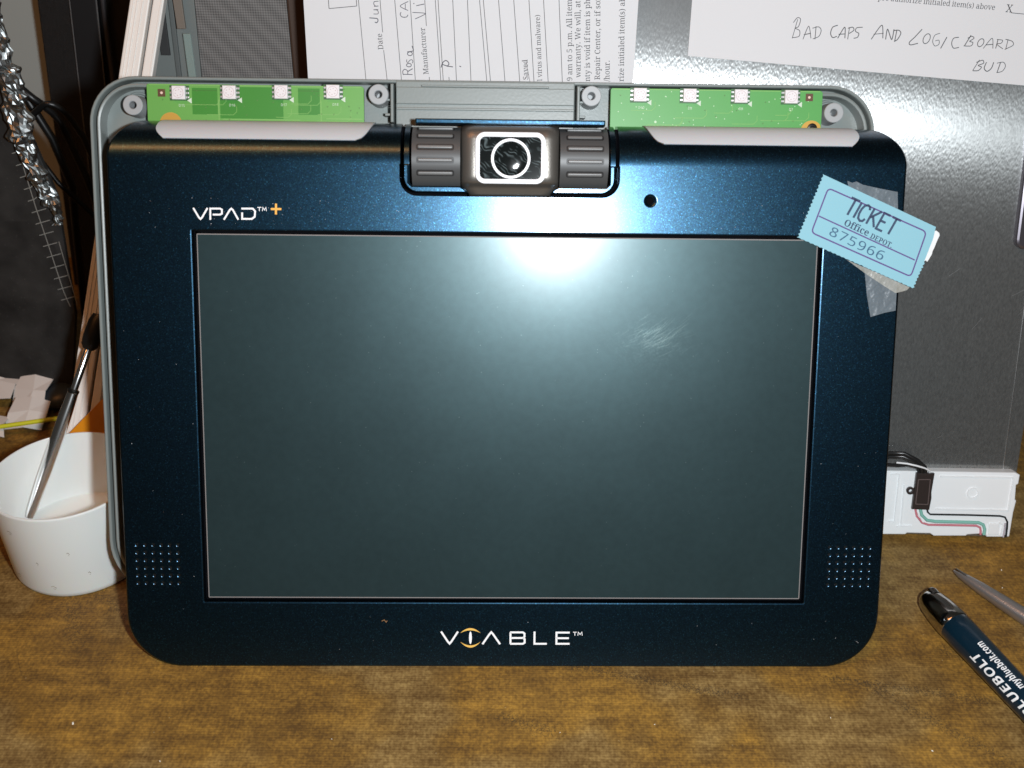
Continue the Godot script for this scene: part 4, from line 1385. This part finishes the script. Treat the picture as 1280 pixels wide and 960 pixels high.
	tm.transparency = BaseMaterial3D.TRANSPARENCY_ALPHA
	grain(tm, noise_tex(0.02, 61, 256, 3, true, 8.0), 30.0, 0.7)
	var tape := obj("clear_tape", b, tm, t)
	tape.set_meta("label", "clear tape strip running down behind the ticket")
	b = MB.new()
	tp = PackedVector2Array()
	for v in [[310, 568], [420, 650], [500, 704], [590, 762], [655, 745], [672, 728], [520, 660], [400, 608]]:
		tp.append(k * Vector2(v[0], v[1]))
	b.slab(tp, 0.2, 0.28)
	var tm2 := tm.duplicate()
	tm2.albedo_color = Color(0.80, 0.80, 0.76, 0.28)
	obj("clear_tape", b, tm2, t)

# ---------------------------------------------------------------- cup with the telescopic rod
func cup_and_rod() -> void:
	var t := thing("white_cup", "small white plastic cup left of the tablet with a metal rod in it", "cup", Transform3D(Basis(), Vector3(-0.1787, 0, -0.061)))
	var m := mat(lin(0.80, 0.80, 0.765), 0.30)
	m.subsurf_scatter_enabled = true
	m.subsurf_scatter_strength = 0.12
	var b := MB.new()
	b.lathe([Vector2(0.01, 9.0), Vector2(24.2, 9.0), Vector2(24.4, 0.2), Vector2(25.2, 0), Vector2(26.6, 0.3), Vector2(27.4, 1.4), Vector2(27.8, 3.0), Vector2(29.7, 41.2), Vector2(29.75, 41.8), Vector2(29.5, 42.2), Vector2(29.0, 42.2), Vector2(28.75, 41.8), Vector2(27.25, 12.1), Vector2(26.9, 11.4), Vector2(26.1, 11.0), Vector2(25.2, 11.1), Vector2(24.6, 10.9), Vector2(0.01, 10.6)], 72)
	obj("cup_wall", b, m, t)
	b = MB.new()
	for q in [[2.05, 33.0, 1.3], [1.62, 6.5, 1.1], [2.2, 8.2, 0.8], [1.3, 24.0, 0.5], [1.75, 19.0, 0.4], [2.4, 21.0, 0.6], [1.1, 12.0, 0.5]]:
		var r: float = 27.85 + q[1] * 0.05
		var fr := Transform3D(Basis(Vector3.UP, PI / 2 - q[0]), Vector3(cos(q[0]) * r, q[1], sin(q[0]) * r))
		b.ribbon([Vector2(-q[2], 0.4), Vector2(0, 0.7), Vector2(q[2], -0.2)], 0.22, Transform2D(), 0.12, fr)
		b.ribbon([Vector2(-q[2] * 0.3, -0.6), Vector2(q[2] * 0.6, -0.75)], 0.16, Transform2D(), 0.12, fr)
	obj("scuff_marks", b, mat(lin(0.30, 0.26, 0.20), 0.8), t).set_meta("kind", "stuff")
	var low := Vector3(-0.19996, 0.0190, -0.0716)
	var rim := Vector3(-0.1897, 0.0447, -0.0866)
	var up := (rim - low).normalized()
	var xa := Vector3.UP.cross(up).normalized()
	var rt := thing("telescopic_rod", "shiny telescopic metal rod with a black tip standing in the white cup", "rod", Transform3D(Basis(xa, up, xa.cross(up)), low))
	var chrome := mat(lin(0.80, 0.80, 0.80), 0.20, 1.0)
	b = MB.new()
	b.lathe([Vector2(0.01, -7.2), Vector2(1.6, -7.1), Vector2(2.1, -4), Vector2(2.55, 11), Vector2(2.75, 31), Vector2(2.6, 41), Vector2(2.25, 47.5), Vector2(2.2, 49.0)], 24)
	obj("thick_section", b, chrome, rt)
	b = MB.new()
	b.lathe([Vector2(2.2, 49.0), Vector2(2.35, 49.4), Vector2(2.35, 50.4), Vector2(1.55, 50.8)], 24)
	obj("collar", b, mat(lin(0.2, 0.2, 0.2), 0.2, 1.0), rt)
	b = MB.new()
	b.lathe([Vector2(1.5, 50.6), Vector2(1.5, 70.0), Vector2(0.9, 71.0)], 20)
	obj("thin_section", b, chrome, rt)
	b = MB.new()
	b.lathe([Vector2(0.01, 68.4), Vector2(2.2, 68.8), Vector2(3.4, 70.4), Vector2(3.9, 74), Vector2(3.8, 81), Vector2(3.0, 84), Vector2(0.01, 84.6)], 24)
	obj("black_tip", b, mat(lin(0.008, 0.008, 0.008), 0.4), rt)

# ---------------------------------------------------------------- dark clutter at the left
func left_clutter() -> void:
	# black equipment case
	var t := thing("equipment_case", "black equipment case standing upright behind the left edge of the tablet", "case", Transform3D(Basis(Vector3.BACK, deg_to_rad(-5.0)), Vector3(-0.2305, -0.004, -0.296)))
	var blk := mat(lin(0.005, 0.005, 0.005), 0.6)
	grain(blk, noise_tex(0.2, 91, 256, 1, true, 6.0), 20.0, 0.5)
	var b := MB.new()
	b.box(Vector3(-12, 162, -30), Vector3(56, 318, 40), 1.0)
	obj("case_body", b, blk, t)
	b = MB.new()
	b.box(Vector3(-13.5, 162, -9), Vector3(13.8, 318, 8), 0.5)
	obj("front_strip", b, mat(lin(0.009, 0.009, 0.010), 0.5), t)
	b = MB.new()
	for x in [-20.6, -6.4]:
		b.tube([Vector3(x, 20, -4.9), Vector3(x, 320, -4.9)], 0.22, 6)
	obj("pale_seam", b, mat(lin(0.20, 0.20, 0.20), 0.5), t)
	b = MB.new()
	b.tube([Vector3(-2.4, 30, -6.4), Vector3(-2.2, 140, -6.2), Vector3(-3.2, 170, -6.0), Vector3(-4.2, 320, -6.0)], 1.3, 10)
	obj("rounded_edge", b, mat(lin(0.05, 0.05, 0.055), 0.4), t)
	# white plastic trunking
	t = thing("white_trunking", "ribbed white plastic trunking leaning from the white cup up behind the tablet's left edge", "trunking", Transform3D(Basis(Vector3(0.9758, -0.2186, 0), Vector3(0.2047, 0.9138, -0.3509), Vector3(0.0767, 0.3424, 0.9364)).orthonormalized(), Vector3(-0.2031, 0.0015, -0.0925)))
	var wm := mat(lin(0.80, 0.76, 0.71), 0.4)
	b = MB.new()
	b.box(Vector3(3.9, 165, -3.1), Vector3(7.8, 330, 6), 0.6)
	for x in [1.6, 3.1, 5.2]:
		b.box(Vector3(x, 165, 0.0), Vector3(0.6, 329, 0.5), 0.2)
	obj("wide_rail", b, wm, t)
	b = MB.new()
	b.box(Vector3(11.0, 165, -3.5), Vector3(4.4, 330, 5), 0.6)
	b.box(Vector3(12.2, 165, -0.9), Vector3(0.8, 329, 0.4), 0.15)
	obj("narrow_rail", b, wm, t)
	b = MB.new()
	b.box(Vector3(8.3, 165, -4.6), Vector3(1.4, 328, 2.0))
	obj("groove_floor", b, mat(lin(0.16, 0.15, 0.14), 0.6), t)
	# grey mesh screen with a brown edge
	t = thing("mesh_screen", "grey woven mesh screen with a brown wooden edge standing left of the printed form", "screen", Transform3D(Basis(), Vector3(-0.1168, -0.003, -0.1785)))
	b = MB.new()
	b.slab(PackedVector2Array([Vector2(-26, 0), Vector2(21.5, 0), Vector2(21.5, 300), Vector2(-12.5, 300)]), -1.5, 0)
	var mm := mat(Color.WHITE, 0.7)
	var mi := Image.create(64, 64, false, Image.FORMAT_RGB8)
	for y in 64:
		for x in 64:
			var v := 0.135 + 0.035 * sin(x * TAU / 8) + 0.035 * sin(y * TAU / 8) + 0.015 * sin((x + y) * TAU / 64.0)
			mi.set_pixel(x, y, Color(v, v * 0.985, v * 0.96).linear_to_srgb())
	mm.albedo_texture = ImageTexture.create_from_image(mi)
	mm.uv1_scale = Vector3(1 / 8.4, 1 / 8.4, 1)
	obj("mesh", b, mm, t)
	b = MB.new()
	b.box(Vector3(33.5, 150, -3), Vector3(23.6, 300, 8), 1.0)
	var fm := mat(lin(0.155, 0.172, 0.165), 0.6)
	var side := MB.new()
	side.slab(PackedVector2Array([Vector2(-56, 0), Vector2(-26.5, 0), Vector2(-13, 300), Vector2(-26, 300)]), -3.0, -0.6, 0.3)
	obj("side_frame", side, fm, t)
	side = MB.new()  # shading band on the side frame, put in as a darker grey strip
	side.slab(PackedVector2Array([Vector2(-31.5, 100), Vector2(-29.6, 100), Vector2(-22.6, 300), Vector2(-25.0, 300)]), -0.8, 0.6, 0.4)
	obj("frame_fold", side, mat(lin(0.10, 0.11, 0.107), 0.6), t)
	side = MB.new()  # second shading band, painted as a near-black strip on the frame
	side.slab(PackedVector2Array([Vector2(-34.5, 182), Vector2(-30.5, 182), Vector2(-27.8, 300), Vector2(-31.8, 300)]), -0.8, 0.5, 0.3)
	obj("dark_shading", side, mat(lin(0.03, 0.03, 0.03), 0.7), t)
	var wd := mat(lin(0.050, 0.028, 0.018), 0.55)
	obj("brown_edge", b, wd, t)
	# clear plastic strips at the side of the mesh
	t = thing("plastic_strip", "clear plastic strip standing at the left side of the grey mesh screen", "strip", Transform3D(Basis(), Vector3(-0.1400, -0.003, -0.1760)))
	var cl := mat(Color(0.62, 0.70, 0.68, 0.45), 0.35)
	cl.transparency = BaseMaterial3D.TRANSPARENCY_ALPHA
	b = MB.new()
	b.slab(PackedVector2Array([Vector2(-2.2, 0), Vector2(1.8, 0), Vector2(3.6, 192), Vector2(0.4, 192)]), 0, 1.2, 0.3)
	obj("strip", b, cl, t)
	b = MB.new()
	b.slab(PackedVector2Array([Vector2(-1.6, 194), Vector2(2.0, 194), Vector2(2.4, 290), Vector2(-2.0, 290)]), 0, 1.4, 0.3)
	obj("brown_tab", b, mat(lin(0.17, 0.145, 0.12), 0.5), t)
	# antistatic bag: charcoal sheet, printed grid, crumpled silver edge
	t = thing("antistatic_bag", "charcoal antistatic bag with a printed grid and a crumpled silver edge, upright at the left", "bag", Transform3D(Basis(), Vector3(-0.217, 0, -0.18)))
	var dk := mat(Color.WHITE, 0.75)
	var di := Image.create(256, 256, false, Image.FORMAT_RGB8)
	var dn := noise(0.018, 95, 5)
	for y in 256:
		for x in 256:
			var v := clampf(0.017 + 0.018 * dn.get_noise_2d(x, y) + (0.035 if rng.randf() < 0.004 else 0.0), 0.004, 0.08)
			di.set_pixel(x, y, Color(v, v * 0.98, v * 0.93).linear_to_srgb())
	dk.albedo_texture = ImageTexture.create_from_image(di)
	dk.uv1_scale = Vector3(1 / 100.0, 1 / 100.0, 1)
	b = MB.new()
	b.slab(PackedVector2Array([Vector2(-90, 0), Vector2(-9.5, 0.5), Vector2(-8.5, 6), Vector2(2.2, 50), Vector2(5, 95), Vector2(6.4, 112), Vector2(-1, 150), Vector2(-6, 172), Vector2(-90, 190)]), -2.5, 0, 0.4)
	obj("charcoal_sheet", b, dk, t)
	b = MB.new()
	var g := [Vector2(-6.5, 136), Vector2(-4.7, 107), Vector2(-2.8, 86), Vector2(-0.9, 63), Vector2(0.6, 55)]
	b.ribbon(g, 0.42, Transform2D(), 0.1)
	b.ribbon([Vector2(2.4, 90), Vector2(3.0, 78), Vector2(3.9, 63), Vector2(4.2, 56)], 0.38, Transform2D(), 0.1)
	for i in 15:
		var y := 140.0 - i * 5.75
		var f := clampf((136.0 - y) / 81.0, 0, 1)
		var x := lerpf(-6.6, 0.4, f)
		b.ribbon([Vector2(x - 3.2, y - 1.0), Vector2(x, y), Vector2(x + (4.0 if y < 110 else 1.6), y + 1.2)], 0.4, Transform2D(), 0.14)
	obj("printed_grid", b, mat(lin(0.23, 0.23, 0.21), 0.6), t)
	# crumpled foil as facets along the upper right edge
	b = MB.new()
	var path := [Vector3(-5, 215, 4), Vector3(-2.0, 198, 5), Vector3(-1.6, 186, 5), Vector3(0.5, 172, 7), Vector3(1.0, 160, 6), Vector3(0.6, 147, 7), Vector3(0.6, 136, 6), Vector3(3.0, 125, 6), Vector3(4.6, 116, 5), Vector3(6.4, 108, 4), Vector3(6.6, 100, 3)]
	var wid := [5.0, 5.4, 4.4, 4.6, 5.2, 4.8, 3.8, 3.8, 3.6, 3.0, 1.4]
	var c3 := Curve3D.new()
	for i in path.size():
		c3.add_point(path[i])
	var rowsn := 84
	var cols := 14
	var grid := []
	var cn := noise(0.085, 94, 3)
	for i in rowsn + 1:
		var f := float(i) / rowsn
		var at := c3.sample_baked(f * c3.get_baked_length())
		var w := lerpf(wid[int(f * 9.999)], wid[int(f * 9.999) + 1], f * 9.999 - int(f * 9.999))
		var row := []
		for j in cols + 1:
			var a := lerpf(-1.25, 1.25, float(j) / cols)
			var p := at + Vector3(sin(a) * w, 0, cos(a) * w * 0.6)
			var dq := absf(cn.get_noise_2d(p.x, p.y)) * 5.0
			row.append(p + Vector3(sin(a) * dq + cn.get_noise_2d(p.x + 90, p.y) * 2.2, cn.get_noise_2d(p.x, p.y + 70) * 2.0, cos(a) * dq + rng.randfn() * 0.22))
		grid.append(row)
	for i in rowsn:
		for j in cols:
			b.face(grid[i][j], grid[i][j + 1], grid[i + 1][j + 1], Vector3(0, 0.2, 1))
			b.face(grid[i][j], grid[i + 1][j + 1], grid[i + 1][j], Vector3(0, 0.2, 1))
	obj("silver_edge", b, mat(lin(0.34, 0.36, 0.36), 0.38, 1.0), t)
	# black cables behind
	var cm := mat(lin(0.007, 0.0075, 0.0075), 0.35)
	var cab := [[[-262, 158, -30], [-250, 152, -24], [-238, 143, -20], [-228, 128, -26], [-220, 100, -24], [-216, 70, -26], [-214, 30, -22]], [[-258, 118, -20], [-244, 128, -14], [-234, 137, -14], [-226, 141, -14], [-219, 132, -18], [-213, 108, -22], [-211, 60, -24], [-212, 10, -24]], [[-252, 128, -26], [-243, 116, -20], [-232, 100, -16], [-222, 84, -20], [-208, 60, -22], [-200, 20, -20]], [[-256, 150, -34], [-245, 140, -30], [-236, 118, -30], [-231, 92, -30], [-234, 60, -28], [-240, 10, -30]]]
	var lab := ["black cable sloping down behind the silver foil edge, uppermost of the tangle", "black cable rising to the right across the gap beside the silver foil edge", "black cable running down to the right toward the white trunking", "black cable looping down along the front of the black case"]
	for i in cab.size():
		var pts := []
		var cc := Curve3D.new()
		var src: Array = cab[i]
		for j in src.size():
			var v := Vector3(src[j][0], src[j][1], src[j][2])
			var pv := Vector3(src[maxi(j - 1, 0)][0], src[maxi(j - 1, 0)][1], src[maxi(j - 1, 0)][2])
			var nv := Vector3(src[mini(j + 1, src.size() - 1)][0], src[mini(j + 1, src.size() - 1)][1], src[mini(j + 1, src.size() - 1)][2])
			cc.add_point(v, -(nv - pv) * 0.17, (nv - pv) * 0.17)
		pts = Array(cc.tessellate(3, 8))
		b = MB.new()
		b.tube(pts, [2.0, 1.6, 1.3, 2.2][i], 10)
		var o := obj("black_cable", b, cm, self)
		o.position = Vector3(0, 0, -0.215)
		tag(o, lab[i], "cable", "black cables tangled at the left")
	# torn paper scraps
	var sm := mat(lin(0.66, 0.62, 0.58), 0.85)
	var spec := [[[-262, 178], [[-16, -8, 2], [10, -10, 8], [14, 6, 12], [-4, 12, 16], [-18, 6, 8]], "crumpled off-white paper scrap at the left edge, largest of the pile"], [[-243, 172], [[-9, -7, 1], [8, -8, 3], [9, 8, 12], [-7, 9, 14]], "creased white paper scrap in the middle of the scrap pile"], [[-240, 156], [[-10, -5, 0.5], [9, -6, 1], [10, 8, 9], [-7, 8, 11]], "folded white paper scrap nearest the yellow stick"], [[-256, 148], [[-9, -5, 0.5], [10, -6, 2], [8, 7, 5], [-8, 8, 3]], "flat paper scrap lying under the yellow stick"]]
	for q in spec:
		b = MB.new()
		var top := []
		for v in q[1]:
			top.append(Vector3(v[0], v[2], -v[1]))
		var mid := Vector3.ZERO
		for v in top:
			mid += v / top.size()
		mid += Vector3(1.5, 3.2, 1.0)
		for i in top.size():
			var a: Vector3 = top[i]
			var e: Vector3 = top[(i + 1) % top.size()]
			var h := a.lerp(e, 0.5) + Vector3(rng.randfn(), 1.2 + rng.randf() * 2.0, rng.randfn())
			b.face(mid, a, h, Vector3(0, 1, 0.5))
			b.face(mid, h, e, Vector3(0, 1, 0.5))
			b.face(mid - Vector3(0, 0.3, 0), a - Vector3(0, 0.3, 0), h - Vector3(0, 0.3, 0), Vector3(0, -1, -0.5))
			b.face(mid - Vector3(0, 0.3, 0), h - Vector3(0, 0.3, 0), e - Vector3(0, 0.3, 0), Vector3(0, -1, -0.5))
		var o := obj("paper_scrap", b, sm, self)
		o.position = Vector3(q[0][0] * 0.001, 0.0004, -q[0][1] * 0.001)
		tag(o, q[2], "paper scrap", "torn paper scraps")
	# yellow stick, blue bit, orange wedge
	b = MB.new()
	b.tube([Vector3(-275, 5.5, -136), Vector3(-248, 6.5, -145), Vector3(-222, 7.2, -152)], 1.15, 10)
	tag(obj("yellow_stick", b, mat(lin(0.62, 0.62, 0.02), 0.45), self), "thin yellow plastic stick lying over the paper scraps", "stick")
	b = MB.new()
	b.tube([Vector3(-236, 2.0, -170), Vector3(-222, 5.0, -178)], 0.8, 8)
	tag(obj("paper_twist", b, mat(lin(0.7, 0.66, 0.6), 0.6), self), "short off-white paper twist lying behind the yellow stick", "paper twist")
	b = MB.new()
	b.lathe([Vector2(0.01, 0), Vector2(9.0, 0), Vector2(9.5, 1.5), Vector2(8.6, 4.2), Vector2(5.5, 6.5), Vector2(2.0, 7.4), Vector2(0.01, 7.6)], 20, Transform3D(Basis(Vector3(0.95, 0.18, 0).normalized(), Vector3(-0.18, 0.95, 0.1).normalized(), Vector3(0, -0.1, 0.99)).orthonormalized(), Vector3(-231, 3.0, -176)))
	tag(obj("blue_cap", b, mat(lin(0.035, 0.05, 0.065), 0.4), self), "small dull blue plastic cap behind the paper scraps", "cap")
	b = MB.new()
	b.slab(PackedVector2Array([Vector2(-5.5, 5), Vector2(17, 5), Vector2(17, 56.5), Vector2(-3.9, 35.4), Vector2(-5.5, 34.2)]), -1.2, 0.3, 0.3)
	var om := mat(lin(0.80, 0.30, 0.012), 0.35)
	om.backlight_enabled = true
	om.backlight = lin(0.3, 0.12, 0.01)
	var ow := obj("orange_scraper", b, om, self)
	ow.transform = Transform3D(Basis(Vector3.RIGHT, -atan(0.384)), Vector3(-0.190, 0, -0.0885))
	tag(ow, "slanted orange plastic blade standing between the white cup and the tablet", "scraper")

# ---------------------------------------------------------------- pen and pointed tool
func pens() -> void:
	var d := Vector3(0.3151, 0, 0.9491)
	var t := thing("ball_pen", "fat navy blue pen with a chrome end and white lettering, lying at the lower right", "pen", Transform3D(Basis(Vector3(0.9491, 0, -0.3151), -d, Vector3.UP), Vector3(0.17025, 0.0064, -0.0355)))
	var navy := mat(lin(0.004, 0.020, 0.037), 0.24, 0.2)
	navy.clearcoat_enabled = true
	navy.clearcoat = 0.5
	navy.clearcoat_roughness = 0.1
	var b := MB.new()
	b.lathe([Vector2(0.01, -150), Vector2(3, -149), Vector2(5.6, -120), Vector2(5.6, -60), Vector2(6.0, -40), Vector2(6.35, -24), Vector2(6.4, -19), Vector2(6.2, -18.4)], 40)
	obj("barrel", b, navy, t)
	b = MB.new()
	b.lathe([Vector2(6.2, -18.6), Vector2(6.45, -18.2), Vector2(6.45, -15), Vector2(6.1, -10), Vector2(5.5, -5.5), Vector2(4.6, -2.4), Vector2(3.0, -0.4), Vector2(1.4, 0.3), Vector2(0.01, 0.4)], 40)
	obj("chrome_end", b, mat(lin(0.46, 0.44, 0.42), 0.13, 1.0), t)
	b = MB.new()
	b.slab(PackedVector2Array([Vector2(-1.6, -5.5), Vector2(1.8, -5.5), Vector2(2.0, -2.4), Vector2(0.8, -1.2), Vector2(-1.2, -1.4)]), 1.0, 5.6, 0.9)
	obj("clip_stub", b, mat(lin(0.40, 0.38, 0.37), 0.15, 1.0), t)
	b = MB.new()
	var put := func(txt: String, size: float, font: Font, s_end: float, th0: float, sx: float, slant: float) -> void:
		var w: float = font.get_string_size(txt, HORIZONTAL_ALIGNMENT_LEFT, -1, 64).x * size / 64.0 * sx
		var R := func(y: float) -> float:
			return (6.35 if y > -24 else lerpf(6.35, 6.0, (-24 - y) / 16.0) if y > -40 else lerpf(6.0, 5.6, minf(1.0, (-40 - y) / 20.0))) + 0.03
		b.text(txt, size, font, func(p: Vector2):
			var y := -s_end - w + p.x * sx + p.y * slant
			var th := deg_to_rad(th0) + p.y / 6.1
			var r: float = R.call(y)
			return Vector3(-r * sin(th), y, r * cos(th)),
			func(p: Vector2):
				var th := deg_to_rad(th0) + p.y / 6.1
				return Vector3(-sin(th), 0, cos(th)), 0.8)
	put.call("mybluebolt.com", 3.9, F.bold, 32.3, 7.0, 0.76, 0.0)
	put.call("BLUEBOLT", 4.8, F.bold, 35.0, 49.0, 1.3, 0.32)
	obj("white_lettering", b, mat(lin(0.80, 0.83, 0.84), 0.6), t)
	var dv := Vector3(0.576, 0, 0.817)
	t = thing("pointed_tool", "grey metal pointed tool lying beside the navy pen", "tool", Transform3D(Basis(Vector3(0.817, 0, -0.576), -dv, Vector3.UP), Vector3(0.1890, 0.0035, -0.0535)))
	b = MB.new()
	b.lathe([Vector2(3.5, -110), Vector2(3.5, -42), Vector2(3.0, -24), Vector2(2.5, -13), Vector2(1.95, -7), Vector2(1.4, -3), Vector2(0.7, -0.8), Vector2(0.25, 0.0), Vector2(0.01, 0.1)], 20)
	var gm := mat(lin(0.42, 0.40, 0.39), 0.36, 0.85)
	grain(gm, noise_tex(0.06, 99, 256, 3, true, 6.0), 14.0, 0.15)
	obj("shaft", b, gm, t)
	b = MB.new()
	b.slab(PackedVector2Array([Vector2(-0.25, -0.6), Vector2(0.25, -0.6), Vector2(1.0, -9), Vector2(-1.0, -9)]), 0.8, 1.75, 0.15)
	obj("ground_flat", b, mat(lin(0.32, 0.30, 0.29), 0.25, 1.0), t)
